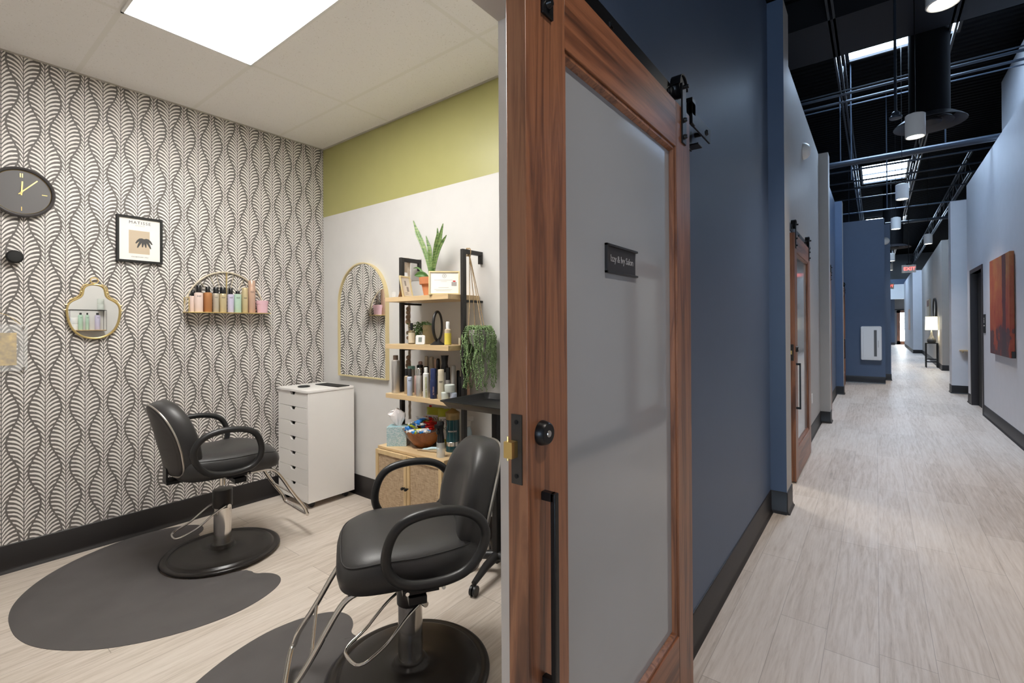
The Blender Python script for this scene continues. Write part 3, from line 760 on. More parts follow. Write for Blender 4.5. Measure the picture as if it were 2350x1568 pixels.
o = B().prism(rrect(-.155, .155, -.055, .055, .008), 0, .005).build('tool_mat', M['matte_black'], bevel=.001); tag(o, 'flat black heat mat on the white drawer cabinet, beside the round dish', 'mat', loc=(-3.465, 2.133, .8735), rz=radians(2))

# ---------------------------------------------------------------- shelving unit
t = thing('shelving_unit', 'pale wood shelf tower with black frame above a rattan door cabinet', 'shelf', (-2.612, 1.917, 0))
sx0, sx1 = .024, .612; yw = YW-1.917
q = B(); q.box(0, .618, .020, yw-.006, .544, .561); q.box(0, .016, .02, yw-.006, .06, .544); q.box(.602, .618, .02, yw-.006, .06, .544); q.box(.016, .602, .02, yw-.006, .06, .076); q.box(.016, .602, yw-.014, yw-.008, .076, .544)
q.build('cabinet_body', M['oak'], t, .001)
for i in (0, 1):
    x0, x1 = (.001, .307) if i == 0 else (.311, .617); fw = .026
    d = B(); o_ = [(x0, .062), (x1, .062), (x1, .543), (x0, .543)]; i_ = [(x0+fw, .062+fw), (x1-fw, .062+fw), (x1-fw, .543-fw), (x0+fw, .543-fw)]
    d.loft([[(a, .019, b) for a, b in i_], [(a, .019, b) for a, b in o_], [(a, 0, b) for a, b in o_], [(a, 0, b) for a, b in i_], [(a, .019, b) for a, b in i_]], False); dd = d.build('door', M['oak_v'], t, .0008)
    bx(x0+fw, x1-fw, .007, .012, .062+fw, .543-fw).build('rattan_panel', M['rattan'], dd)
    kx = x1-.014 if i == 0 else x0+.014
    q = B(); q.M = Matrix.Translation((kx, 0, .345)) @ rot('X', pi/2); q.lathe([(.004, 0), (.004, .010), (.0085, .013), (.0085, .026), (.007, .028), (.001, .028)], n=16); q.build('knob', M['black_metal'], dd)
for i in range(4):
    x = (.02, .598)[i % 2]; y = (.05, yw-.06)[i//2]; bx(x-.015, x+.015, y-.015, y+.015, 0, .06).build('foot', M['oak_v'], t)
for zt in (1.536, 1.228, .902):
    B().prism([(sx0, .066), (sx1, .066), (sx1, yw-.004), (.074, yw-.004), (.074, .222), (sx0, .222)], zt-.030, zt).build('shelf_board', M['oak'], t, .001)
for x0, zb in ((.040, .561), (.614, 0)):
    q = B(); py = .165
    q.box(x0+.004, x0+.026, py, py+.030, zb, 1.812); q.box(x0+.004, x0+.026, py+.030, yw, 1.786, 1.812); q.box(x0+.004, x0+.026, yw-.022, yw, 1.735, 1.786)
    for z in (1.50, 1.19, .865): q.box(x0+.004, x0+.026, py+.03, yw, z-.01, z+.004)
    q.build('frame_post', M['dark_post'], t, .001)

# ---------------------------------------------------------------- bottles
def bottle(kind, label, x, y, z, r, h, body, cap=None, capr=.6, caph=.2, sh=.06, band=None, words=None, wm=None, group=None, neck=True, sz=None, cat=None, facing=None, vertical=False, taper=1.0):
    t = thing(kind, label, cat or 'bottle', (x, y, z), 0, group)
    hb = h*(1-caph) if cap else h; s = min(sh*h, r*.8)
    R2 = r*taper
    prof = [(.001, 0), (r*.93, 0), (r, .003), (R2, hb-s), (R2*.96, hb-s*.45), (max(R2*capr, .001)*.98, hb), (.001, hb)]
    B().lathe(prof, n=28).build('body', M[body], t)
    if cap:
        B().lathe([(.001, hb), (r*capr, hb), (r*capr, h-.003), (r*capr-.002, h), (.001, h)], n=24).build('cap', M[cap], t)
    fa = facing if facing is not None else atan2(-y, -x)
    if band:
        a, b, bm = band; B().lathe([(r+.0002, a*hb), (r+.0006, a*hb+.0005), (R2+.0006, b*hb-.0005), (R2+.0002, b*hb)], n=28).build('label_band', M[bm], t)
    if words:
        for i, (wd, fz, sz_) in enumerate(words):
            o = text(wd, 'lettering', sz_, M[wm or 'b_text'], t, (0, 0, 0), Matrix.Identity(4), .0003)
            rr = (r+R2)/2 + (.0012 if band else .0007)
            for v in o.data.vertices:                        # wrap the letters round the bottle
                tx, ty, tz = v.co
                if vertical: tx, ty = -ty, tx
                a = fa + tx/rr; v.co = (cos(a)*(rr+tz), sin(a)*(rr+tz), fz*hb+ty)
    return t
Z3, Z2, Z1, Z0 = .9022, 1.2282, 1.5362, .5612
G3 = 'bottles crowded on the lowest shelf'
def b3(*a, **k): return bottle(*a, group=G3, **k)
b3('aerosol_can', 'tall brushed silver aerosol can with brown cap at the left end of the lowest shelf', -2.543, 2.03, Z3, .027, .250, 'b_silver', 'b_brown', .62, .12, sh=.07)
b3('aerosol_can', 'white-silver aerosol can half hidden behind the left post', -2.538, 2.140, Z3, .0165, .172, 'b_white', 'b_grey', .6, .12)
b3('cream_tube', 'teal capped tube standing behind the black pump bottles', -2.472, 2.105, Z3, .024, .176, 'b_grey', 'b_teal', 1.0, .12, sh=.01)
b3('pump_bottle', 'champagne gold bottle with black pump, left of the pale blue one', -2.440, 2.037, Z3, .0148, .166, 'b_champ', 'b_black', .72, .28)
b3('pump_bottle', 'pale blue bottle lettered REF with black pump on the lowest shelf', -2.365, 2.00, Z3, .0172, .172, 'b_ltblue', 'b_black', .70, .29, words=[('REF', .80, .0125)])
b3('bottle', 'plain pinkish bottle just right of the pale blue pump bottle', -2.380, 2.066, Z3, .012, .122, 'b_pink')
b3('aerosol_can', 'shiny chrome cylinder can in the front row of the lowest shelf', -2.290, 2.012, Z3, .0185, .178, 'b_silver', 'chrome', .98, .25, sh=.01)
b3('bottle', 'white bottle with white cap and green vertical lettering', -2.219, 2.006, Z3, .0195, .187, 'b_white', 'b_white', .58, .17, sh=.12, words=[('CLEAN REMOVER', .42, .0165)], wm='b_lime', vertical=True)
b3('bottle', 'navy blue bottle with tapered cap in the front row', -2.153, 2.006, Z3, .0215, .184, 'b_navy', 'b_navy', .84, .36, sh=.16, words=[('ALTERNA', .42, .012)], wm='b_pink', vertical=True)
b3('aerosol_can', 'cream cylinder can lettered REF right of the navy bottle', -2.093, 2.012, Z3, .0195, .180, 'b_cream', 'b_cream', .96, .18, sh=.04, words=[('REF', .72, .014)])
b3('pump_bottle', 'grey bottle lettered REF with black top behind the jars', -2.117, 2.095, Z3, .0145, .186, 'b_grey', 'b_black', .95, .42, words=[('REF', .74, .011)])
b3('cream_tube', 'pale grey tube leaning tall behind the stacked jars', -2.075, 2.10, Z3, .0130, .200, 'b_grey', taper=1.15)
b3('bottle', 'slim black bottle behind the stacked jars, taller of the two', -2.073, 2.14, Z3, .010, .166, 'b_black')
b3('bottle', 'short black bottle right behind the stacked jars', -2.030, 2.115, Z3, .0108, .132, 'b_black')
b3('aerosol_can', 'tall pink can next to the right post', -2.06, 2.215, Z3, .0125, .236, 'b_rose')
t = b3('spray_bottle', 'big glossy black waisted trigger cap rising above the middle bottles', -2.166, 2.115, Z3, .023, .16, 'b_grey')
B().lathe([(.022, .150), (.026, .165), (.019, .205), (.024, .250), (.0255, .258), (.001, .258)], n=24).build('waisted_cap', M['b_black'], t)
b3('bottle', 'black bottle left of the big waisted cap', -2.262, 2.15, Z3, .0145, .232, 'b_black', taper=.8)
b3('aerosol_can', 'rose brown can in the back row of the lowest shelf', -2.342, 2.205, Z3, .0125, .224, 'b_rose')
b3('aerosol_can', 'beige can in the back row, left one of the two', -2.452, 2.222, Z3, .0145, .238, 'b_taupe')
b3('aerosol_can', 'beige can in the back row, right one of the two', -2.402, 2.222, Z3, .0155, .236, 'b_taupe')
b3('box', 'pink box top showing in the back row at the left', -2.508, 2.215, Z3, .0145, .200, 'b_pink', cat='box')
b3('bottle', 'wide black lid behind the teal tube', -2.466, 2.175, Z3, .022, .182, 'b_black')
b3('bottle', 'black topped bottle behind the chrome can', -2.345, 2.12, Z3, .018, .180, 'b_grey', 'b_black', .95, .3)
def jar(label, x, y, z, r, h, m, group='pale jars at the right end of the lowest shelf'):
    t = thing('cream_jar', label, 'jar', (x, y, z), 0, group)
    B().lathe([(.001, 0), (r*.92, 0), (r*.97, .003), (r*.97, h*.55), (.001, h*.55)], n=32).build('body', M[m], t)
    B().lathe([(.001, h*.56), (r, h*.56), (r, h-.003), (r-.003, h), (.001, h)], n=32).build('lid', M[m], t)
jar('low mint white jar at the left front of the jar stack', -2.058, 2.012, Z3, .0235, .046, 'b_jar')
jar('wide pale blue jar at the bottom right of the jar stack', -2.017, 2.040, Z3, .022, .044, 'b_ltblue')
jar('large pale jar resting on top of the two lower jars', -2.035, 2.028, Z3+.0462, .031, .046, 'b_jar')

# second shelf
bottle('spray_bottle', 'clear glass spray bottle with cream label and black top on the middle shelf', -2.397, 2.045, Z2, .0215, .138, 'amber', 'b_black', .42, .34, sh=.2, band=(.10, .82, 'b_cream'))
bottle('spray_bottle', 'clear spray bottle with yellow label and white pump', -2.056, 2.035, Z2, .0200, .144, 'b_sand', 'white_plastic', .55, .30, sh=.12, band=(.05, .74, 'b_yellow'), words=[('田', .78, .018)] if 0 else None)
t = thing('hygrometer', 'small white square digital thermometer on the middle shelf', 'thermometer', (-2.262, 2.0, Z2), radians(30))
q = B(); q.M = Matrix.Translation((0, 0, .031)) @ rot('X', radians(82)); q.prism(rrect(-.030, .030, -.030, .030, .009), -.006, .006); q.build('case', M['white_plastic'], t, .002)
q = B(); q.M = Matrix.Translation((0, 0, .031)) @ rot('X', radians(82)); q.box(-.011, .011, -.014, .016, .0055, .0068); q.build('display', mat('lcd', (.22, .25, .22), .3), t)
bx(-.012, .012, .004, .03, 0, .004).build('stand', M['white_plastic'], t)
t = thing('vanity_mirror', 'black oval tabletop mirror on a curved stand', 'mirror', (-2.172, 2.06, Z2), radians(-5))
q = B(); pts = []
for i in range(40):
    a = 2*pi*i/40; pts.append((0, .050*cos(a), .118+.088*sin(a)))
q.M = rot('Z', radians(20)); q.tube(pts, .0088, 10, True); q.build('ring', M['black_plastic'], t)
q = B(); q.M = rot('Z', radians(20)); q.loft([[(-.002, .047*cos(2*pi*i/40), .118+.084*sin(2*pi*i/40)) for i in range(40)], [(.002, .047*cos(2*pi*i/40), .118+.084*sin(2*pi*i/40)) for i in range(40)]]); q.build('glass', M['mirror'], t)
B().lathe([(.001, 0), (.056, 0), (.056, .004), (.040, .012), (.020, .024), (.014, .036), (.001, .036)], n=36, sx=1, sy=.7).build('stand_base', M['black_plastic'], t)
t = thing('planter_glass', 'ribbed amber glass jar with small green sprigs behind the thermometer', 'planter', (-2.312, 2.118, Z2))
n = 48; ring = lambda z, k: [((k+.0016*(i % 2))*cos(2*pi*i/n), (k+.0016*(i % 2))*sin(2*pi*i/n), z) for i in range(n)]
B().loft([ring(0, .036), ring(.004, .038), ring(.122, .040), ring(.124, .037)]).build('glass_jar', M['amber'], t)
def leafy(parent, pts, sz, m, seed, name='foliage', nb=None):
    random.seed(seed); q = B()
    for (x, y, z) in pts:
        d = Vector((random.uniform(-1, 1), random.uniform(-1, 1), random.uniform(-.6, .9))).normalized(); u = d.orthogonal().normalized(); v = d.cross(u)
        s = sz*random.uniform(.6, 1.2); p = Vector((x, y, z))
        q.add([p, p+d*s*.5+u*s*.35+v*.1*s, p+d*s, p+d*s*.5-u*s*.35+v*.1*s, p+d*s*.5+v*s*.0], [(0, 1, 4), (1, 2, 4), (2, 3, 4), (3, 0, 4)])
    return q.build(name, m, parent)
random.seed(3)
leafy(t, [(random.gauss(0, .03), random.gauss(0, .02), .12+abs(random.gauss(0, .012))) for _ in range(60)], .014, M['leafg'], 4)
t = thing('potted_plant', 'small bushy green plant at the left of the middle shelf', 'plant', (-2.458, 2.150, Z2))
B().lathe([(.001, 0), (.022, 0), (.027, .035), (.029, .038), (.024, .036), (.001, .034)], n=24).build('pot', M['b_dkgreen'], t)
random.seed(5)
leafy(t, [(random.gauss(.012, .030), random.gauss(-.01, .02), .05+random.random()*.09) for _ in range(260)], .018, M['leafg'], 6)
tag(bx(-.008, .008, -.02, .02, 0, .044).build('carton', M['b_cream'], bevel=.001), 'tiny cream carton near the right post on the middle shelf', 'box', loc=(-2.033, 2.13, Z2))

# top shelf
t = thing('snake_plant', 'snake plant in terracotta pot on the top shelf', 'potted plant', (-2.308, 2.140, Z1))
B().lathe([(.001, 0), (.050, 0), (.066, .082), (.079, .082), (.083, .126), (.075, .126), (.070, .105), (.001, .105)], n=48).build('pot', M['terracotta'], t)
B().lathe([(.001, .106), (.067, .106), (.067, .109), (.001, .112)], n=32).build('soil', M['soil'], t)
B().lathe([(.018, .11), (.021, .150), (.024, .175), (.001, .175)], n=20).build('crown', M['leafg'], t)
def blade(pts, w, name='leaf', m='snake', tw=.3):
    P = [Vector(p) for p in pts]
    for _ in range(2): P = [P[0]] + sum([[a*.75+b*.25, a*.25+b*.75] for a, b in zip(P, P[1:])], []) + [P[-1]]
    n = len(P); q = B(); vs = []; k = 5
    view = Vector((.61*1, -.79, 0))
    for i, p in enumerate(P):
        tt = (P[min(i+1, n-1)]-P[max(i-1, 0)]).normalized(); s = i/(n-1)
        ww = w*.8*(.75+.5*sin(pi*min(1, s*1.1)))*(1 if s < .62 else max(.02, (1-s)/.38)**.8)
        side = tt.cross(view).normalized(); nn = side.cross(tt)
        for j in range(k):
            a = (j/(k-1)-.5)*2; vs.append(p+side*a*ww*.5+nn*(a*a)*ww*.22)
    for j in range(n*k): pass
    top = len(vs); vs2 = [v for v in vs]
    fs = [(i*k+j, i*k+j+1, (i+1)*k+j+1, (i+1)*k+j) for i in range(n-1) for j in range(k-1)]
    q.add(vs, fs); o = q.build(name, M[m], t); sd = o.modifiers.new('solid', 'SOLIDIFY'); sd.thickness = .0022; return o
blade([(-.012, 0, .165), (-.045, 0, .27), (-.085, -.005, .36), (-.122, -.01, .43), (-.140, -.01, .465), (-.165, -.012, .524)], .030)
blade([(.002, -.01, .165), (-.004, -.01, .25), (-.002, -.012, .31), (-.022, -.012, .355), (-.038, -.014, .405)], .024)
blade([(.004, .005, .165), (.018, .005, .27), (.035, .004, .34), (.060, .0, .40), (.055, .0, .447)], .022)
blade([(.014, 0, .165), (.028, 0, .26), (.062, 0, .34), (.085, .0, .40), (.104, .004, .47)], .032)
blade([(.018, .0, .165), (.040, .0, .25), (.075, .004, .33), (.105, .008, .365), (.128, .01, .393)], .022)
blade([(-.02, -.02, .125), (-.045, -.035, .150), (-.070, -.045, .150), (-.105, -.055, .143)], .038, m='leafg')
blade([(-.02, -.02, .12), (-.055, -.03, .165), (-.095, -.035, .200), (-.135, -.04, .195)], .010, m='leafg')
def easel_frame(label, x, y, z, wd, h, rz, m, art, lean=12):
    t = thing('picture_frame', label, 'picture frame', (x, y, z), rz)
    Mx = rot('X', radians(-lean))
    q = B(); q.M = Mx; fw = .009
    q.box(-wd/2, -wd/2+fw, -.006, .006, 0, h); q.box(wd/2-fw, wd/2, -.006, .006, 0, h); q.box(-wd/2+fw, wd/2-fw, -.006, .006, 0, fw); q.box(-wd/2+fw, wd/2-fw, -.006, .006, h-fw, h); q.build('frame', m, t, .001)
    q = B(); q.M = Mx; q.box(-wd/2+fw, wd/2-fw, .0, .004, fw, h-fw); q.build('paper', M['paper'], t)
    q = B(); q.M = Matrix.Translation((0, .070, 0)) @ rot('X', radians(19)); q.box(-wd*.16, wd*.16, -.001, .001, .0, h*.80); q.M = Mx; q.build('easel_back', M['kraft'], t)
    art(t, Mx, wd, h); return t
def cert(t, Mx, wd, h):
    q = B(); q.M = Mx @ Matrix.Translation((0, -.0006, h*.80)) @ rot('X', pi/2); q.lathe([(.010, 0), (.0115, .0004), (.013, 0)], n=28, cap=False); q.lathe([(.001, .0), (.004, .0003), (.0045, 0)], n=16, cap=False); q.build('seal', M['b_grey'], t)
    q = B(); q.M = Mx
    for z, a in ((.62, .062), (.56, .02), (.30, .035), (.22, .06), (.17, .05)): q.box(-a, a*.8, -.0009, -.0001, h*z, h*z+.0012)
    q.build('text_lines', M['b_grey'], t)
    q = B(); q.M = Mx; q.box(.052, .068, -.0012, -.0001, h*.55, h*.60, M['b_red']); q.box(.044, .075, -.001, -.0001, h*.38, h*.54, M['b_grey']); q.build('stamp', None, t)
easel_frame('certificate in a white and pale gold frame on the top shelf', -2.085, 2.035, Z1, .190, .150, radians(43), M['gold_pale'], cert)
def small_art(t, Mx, wd, h):
    q = B(); q.M = Mx; q.box(-.012, .004, -.0012, -.0001, h*.55, h*.78); q.box(.002, .022, -.0012, -.0001, h*.28, h*.50)
    for z in (.15, .21): q.box(-.02, .01, -.0012, -.0001, h*z, h*z+.003)
    q.build('printed_text', M['b_grey'], t)
easel_frame('small narrow gold frame turned sideways on the top shelf, left of the terracotta pot', -2.478, 2.085, Z1, .108, .148, radians(103), M['gold_pale'], small_art)
q = B(); q.box(-.014, .014, -.001, .001, 0, .040); q.box(-.001, .001, -.014, .014, 0, .040); tag(q.build('acrylic_stand', M['acrylic']), 'small clear acrylic ornament at the left end of the top shelf', 'ornament', loc=(-2.545, 2.02, Z1))

# macrame cord with beads on the left arm
t = thing('macrame_hanger', 'knotted cream macrame cord with wooden beads hanging beside the left post', 'wall hanging', (-2.592, 2.165, 0))
q = B()
for k in range(6):
    dx = .004+.003*k; q.tube([(-.012, (k-2.5)*.006, 1.72), (-.012, (k-2.5)*.006, 1.805), (-.008, (k-2.5)*.006, 1.818), (.012+.005, (k-2.5)*.006, 1.818), (.024, (k-2.5)*.005, 1.79), (.028, (k-2.5)*.003, 1.68)], .003, 6)
q.build('loop_cords', M['cotton'], t)
q = B(); random.seed(9)
for s in range(3):
    q.tube([(.030+.006*cos(z*45+s*2.1), .006*sin(z*45+s*2.1), z) for z in [1.70-.012*i for i in range(84)]], .0042, 6)
for z in (1.62, 1.66, 1.60): q.ball((.030, 0, z), .018, 10)
q.build('braided_cord', M['cotton'], t)
for z, r in [(1.466, .014), (1.440, .015), (1.408, .017), (1.375, .019), (1.30, .014), (1.265, .013), (1.13, .015), (1.10, .017), (1.075, .020), (1.05, .014)]:
    B().ball((.030, -.012, z), r, 14).build('bead', M['bead'], t)
tag(bx(-.055, .055, -.0005, .0005, -.075, .075).build('photo_print', M['b_grey']), 'small grey print on the wall behind the macrame cord', 'photo print', loc=(-2.60, YW-.002, 1.745))

# trailing plant on jute rope
t = thing('hanging_plant', 'trailing string-of-beads plant in a rope hung pot beside the shelves', 'hanging plant', (-1.885, 2.13, 0))
B().lathe([(.001, 1.215), (.035, 1.215), (.058, 1.25), (.066, 1.32), (.060, 1.322), (.05, 1.30), (.001, 1.30)], n=32).build('pot', M['b_grey'], t)
q = B(); kn = (-.096, .02, 1.785)
for ex, ey, ez in ((-.045, -.05, 1.28), (.055, -.02, 1.24), (0, .06, 1.28), (-.06, .03, 1.28)):
    q.tube([kn, ((kn[0]+ex)/2*.9, (kn[1]+ey)/2, (kn[2]+ez)/2), (ex, ey, ez)], .0024, 6)
q.tube([(-.100+.014*cos(a), .02, 1.802+.022*sin(a)) for a in [2*pi*i/16 for i in range(16)]], .004, 6, True)
q.tube([(-.108+.010*cos(a), .012, 1.800+.024*sin(a)) for a in [2*pi*i/16 for i in range(16)]], .004, 6, True)
q.ball((-.096, .02, 1.778), .009, 8); q.build('jute_rope', M['jute'], t)
q = B(); random.seed(21)
for s in range(86):
    a = random.uniform(0, 2*pi); r0 = .02+.045*random.random(); out = .072+.035*random.random()
    zl = random.uniform(.955, 1.15) if random.random() < .8 else random.uniform(1.12, 1.25)
    p = Vector((r0*cos(a), r0*sin(a), 1.325+.02*random.random())); e = Vector((out*cos(a), min(out*sin(a), .10), 1.29)); ph = random.random()*6
    path = []; n1 = 9
    for i in range(n1): u = i/n1; path.append(p.lerp(e, u)+Vector((0, 0, .022*sin(pi*u))))
    z = 1.29; 
    while z > zl: path.append(Vector((e.x+.006*sin(z*40+ph), e.y+.005*cos(z*33+ph), z))); z -= .0085
    for i, c in enumerate(path):
        r = .0052*random.uniform(.75, 1.15); o_ = Vector((random.uniform(-1, 1), random.uniform(-1, 1), 0))*.003; c = c+o_
        q.add([c+Vector(v)*r for v in ((1, 0, 0), (0, 1, 0), (-1, 0, 0), (0, -1, 0), (0, 0, 1.25), (0, 0, -1.25))], [(0, 1, 4), (1, 2, 4), (2, 3, 4), (3, 0, 4), (1, 0, 5), (2, 1, 5), (3, 2, 5), (0, 3, 5)])
q.build('trailing_strands', M['pearl'], t, ang=180)

# ---------------------------------------------------------------- things on the rattan cabinet
t = thing('tissue_box', 'pale blue patterned tissue box on the rattan cabinet', 'tissue box', (-2.518, 2.032, Z0), radians(36.6))
bx(-.065, .065, -.052, .052, 0, .125).build('carton', M['tissuebox'], t, .0008)
q = B(); random.seed(2); rings = []
for k, (r, z) in enumerate([(.012, .118), (.022, .135), (.038, .170), (.045, .205), (.032, .222), (.012, .230)]):
    rings.append([((r*(1+.28*sin(3*a+k*1.3)))*cos(a)*1.15-.012*k/5, r*(1+.25*cos(4*a+k))*sin(a)*.5, z+.012*sin(2*a+k)) for a in [2*pi*i/36 for i in range(36)]])
q.loft([[tuple(c+random.uniform(-.004, .004) for c in p) for p in g] for g in rings]); q.build('tissue', M['tissue'], t, ang=25)
t = thing('wooden_bowl', 'reddish brown wooden bowl full of wrapped sweets on the rattan cabinet', 'bowl', (-2.350, 2.105, Z0))
B().lathe([(.001, 0), (.052, 0), (.066, .010), (.106, .055), (.130, .108), (.126, .110), (.102, .060), (.055, .018), (.001, .014)], n=48).build('bowl', M['bowl_wood'], t)
def sweet(label, x, y, z, m, rx, rz, s=1.0):
    t = thing('wrapped_sweet', label, 'sweet', (x, y, z), 0, 'wrapped sweets in the wooden bowl')
    q = B(); q.M = rot('Z', rz) @ rot('X', rx)
    n = 10; rings = []
    for k, (xx, r) in enumerate([(-.040, .014), (-.034, .010), (-.026, .005), (-.022, .012), (0, .015), (.022, .012), (.026, .005), (.034, .010), (.040, .014)]):
        rings.append([(xx*s, r*s*cos(2*pi*i/n+k*.2), r*s*.55*sin(2*pi*i/n+k*.2)) for i in range(n)])
    q.loft(rings); q.build('wrapper', m, t, ang=30)
sc = [('b_red', 'red'), ('b_bluefoil', 'blue'), ('white_plastic', 'white'), ('b_lime', 'lime green'), ('b_yellow', 'yellow')]
foil = {k: mat('foil_'+k, tuple(M[k].node_tree.nodes['Principled BSDF'].inputs['Base Color'].default_value)[:3], .3, .1) for k, _ in sc}
random.seed(33)
for i in range(60):
    a = random.uniform(0, 2*pi); rr = .104*sqrt(random.random()); z = Z0+.112+.070*(1-(rr/.106)**2)*random.uniform(.2, 1.1)
    left = cos(a)*rr < -.01
    k, nm = sc[random.choice([1, 1, 1, 2, 2, 3] if (cos(a)*.6+sin(a)*.8)*rr < .0 else [0, 0, 0, 0, 1, 4])]
    sweet('%s foil wrapped sweet in the heap in the wooden bowl' % nm, -2.350+rr*cos(a), 2.105+rr*sin(a), z, foil[k], random.uniform(-.7, .7), random.uniform(0, pi), random.uniform(.8, 1.1))
def bag(label, x, y, rz, wd, h, words, lean):
    t = thing('snack_bag', label, 'snack bag', (x, y, Z0), rz, 'snack bags behind the bowl')
    q = B(); q.M = rot('X', radians(lean)); rings = []
    for z, th, ww in [(0, .004, .9), (.01, .02, .96), (h*.5, .034, 1), (h-.02, .018, .97), (h-.006, .003, 1), (h, .0015, 1)]:
        rings.append([(wd/2*ww*cos(a), th*sin(a)*(1+.06*sin(5*a)), z) for a in [2*pi*i/32 for i in range(32)]])
    q.loft(rings); q.build('bag', M['b_lime'], t, ang=50)
    q = B(); q.M = rot('X', radians(lean)); q.box(-wd*.40, wd*.40, -.0365, -.030, h*.18, h*.80); q.build('label_panel', M['white_plastic'], t, .004)
    for k, (wd_, z) in enumerate(words): text(wd_, 'lettering', .030, M['b_text'], t, (0, 0, 0), rot('X', radians(lean)) @ Matrix.Translation((0, -.037, z)) @ FACE_NY, .0004)
bag('lime green popcorn bag lettered SKINNY leaning behind the sweets', -2.375, 2.222, radians(14), .135, .232, [('SKINNY', .165), ('POP', .130)], -2)
bag('second lime green popcorn bag, right behind the black sprayer', -2.250, 2.212, radians(38), .120, .235, [('SKINNY', .165), ('POP', .110)], -3)
bottle('lighter', 'red stick standing behind the snack bags', -2.435, 2.240, Z0, .0095, .240, 'b_red', cat='lighter')
t = thing('disinfectant_jar', 'tall glass jar of teal disinfectant with gold lid on the rattan cabinet', 'jar', (-2.118, 2.135, Z0))
B().lathe([(.001, 0), (.047, 0), (.048, .006), (.0425, .030), (.0425, .198), (.001, .198)], n=40).build('liquid_jar', M['teal_glass'], t)
B().lathe([(.0432, .035), (.044, .036), (.044, .060), (.0432, .061)], n=40).build('lower_ring', M['chrome'], t)
B().lathe([(.0428, .198), (.0428, .225), (.045, .226), (.045, .240), (.044, .242), (.012, .262), (.006, .268), (.006, .274), (.001, .275)], n=40).build('lid', mat('aged_brass', (.35, .25, .11), .4, .8), t)
o = text('BARBICIDE', 'lettering', .012, M['paper'], t, (0, 0, 0), Matrix.Identity(4), .0003)
for v in o.data.vertices:
    a = atan2(-2.13, 2.12)-.05 + v.co.x/.043; v.co = (cos(a)*(.0430+v.co.z), sin(a)*(.0430+v.co.z), .128+v.co.y)
t = thing('spray_bottle', 'clear water sprayer with big black trigger head at the cabinet edge', 'spray bottle', (-2.075, 1.990, Z0))
B().lathe([(.001, 0), (.0245, 0), (.0255, .004), (.0255, .088), (.001, .088)], n=32).build('clear_body', mat('sprayer_water', (.75, .80, .82), .05, 0, Alpha=.35), t)
B().lathe([(.001, .02), (.008, .02), (.009, .085), (.001, .085)], n=16).build('inner_tube', M['white_plastic'], t)
q = B(); q.lathe([(.0225, .088), (.0215, .110), (.016, .150), (.019, .185), (.022, .200), (.018, .214), (.001, .215)], n=28); q.box(-.018, .022, -.034, -.010, .178, .196); q.tube([(.0, -.020, .180), (0, -.032, .165), (0, -.028, .140)], .005, 8); q.build('trigger_head', M['b_black'], t)
t = thing('spray_bottle', 'transparent blue-white spray bottle standing right of the black post', 'spray bottle', (-1.985+.0, 2.165, .5612))
t.location = (-2.035, 2.195, Z0)
B().lathe([(.001, 0), (.026, 0), (.026, .05), (.018, .12), (.010, .15), (.001, .15)], n=24).build('clear_body', mat('pale_blue_plastic', (.5, .68, .8), .1, 0, Alpha=.45), t)
q = B(); q.cyl((0, 0, .15), (0, 0, .19), .012, n=14); q.box(-.012, .03, -.01, .01, .19, .215); q.build('trigger_head', M['acrylic'], t)
t = thing('razor_comb', 'razor with curved pale blue handle lying on the rattan cabinet', 'razor', (-2.205, 2.035, Z0))
q = B(); q.tube([(-.068, -.010, .006), (-.035, -.006, .012), (0, 0, .022), (.035, .008, .026), (.07, .016, .018)], [.006, .008, .0085, .0075, .005], 10); q.build('curved_handle', M['b_razor'], t)
q = B(); q.tube([(-.095, -.030, .006), (.08, .010, .006)], .0052, 10); q.build('metal_handle', M['b_champ'], t)

# ---------------------------------------------------------------- black tray trolley
t = thing('tray_trolley', 'black rolling tray stand at the right of the shelves', 'tray trolley', (-1.645, 1.995, 0))
q = B(); x, y = .245, .200
def rr(i, z): return [(a, b, z) for a, b in rrect(-x+i, x-i, -y+i, y-i, .025)]
q.loft([rr(.030, .903), rr(.010, .932), rr(.0, .938), rr(0, .942), rr(.012, .940), rr(.034, .910), rr(.06, .909)]); q.build('tray', M['black_plastic'], t, ang=40)
bx(-.018, .018, -.022, .022, .06, .905).build('column', M['black_metal'], t, .004)
for k in range(5):
    a = 2*pi*k/5+radians(-79); q = B(); e = (.245*cos(a), .245*sin(a))
    q.tube([(0, 0, .10), (e[0]*.5, e[1]*.5, .092), (e[0], e[1], .062)], [.026, .021, .014], 12); q.build('leg', M['black_plastic'], t)
    q = B(); d = Vector((-sin(a), cos(a), 0))*.016; c = Vector((e[0], e[1], .026)); q.cyl(c-d, c-d*.25, .026, n=20); q.cyl(c+d*.25, c+d, .026, n=20); q.cyl(c, c+Vector((0, 0, .04)), .007, n=8); q.build('caster', M['black_plastic'], t)

# ---------------------------------------------------------------- wall pieces in the salon
def arch(w, h0, h1, n=36, ins=0):
    r = w/2-ins; zc = h1-w/2
    return [(-r, h0+ins), (r, h0+ins)] + [(r*cos(pi*i/n), zc+r*sin(pi*i/n)) for i in range(n+1)]
t = thing('arched_mirror', 'arched wall mirror with pale gold frame on the white wall', 'mirror', (-3.225, YW-.001, 0))
A0, A1 = arch(.635, .940, 1.850), arch(.635, .940, 1.850, ins=.010)
B().loft([[(x, 0, z) for x, z in A0], [(x, -.030, z) for x, z in A0], [(x, -.030, z) for x, z in A1], [(x, -.020, z) for x, z in A1]], False).build('frame', M['gold_pale'], t)
B().loft([[(x, -.019, z) for x, z in A1], [(x, -.020, z) for x, z in A1]]).build('glass', M['mirror'], t)

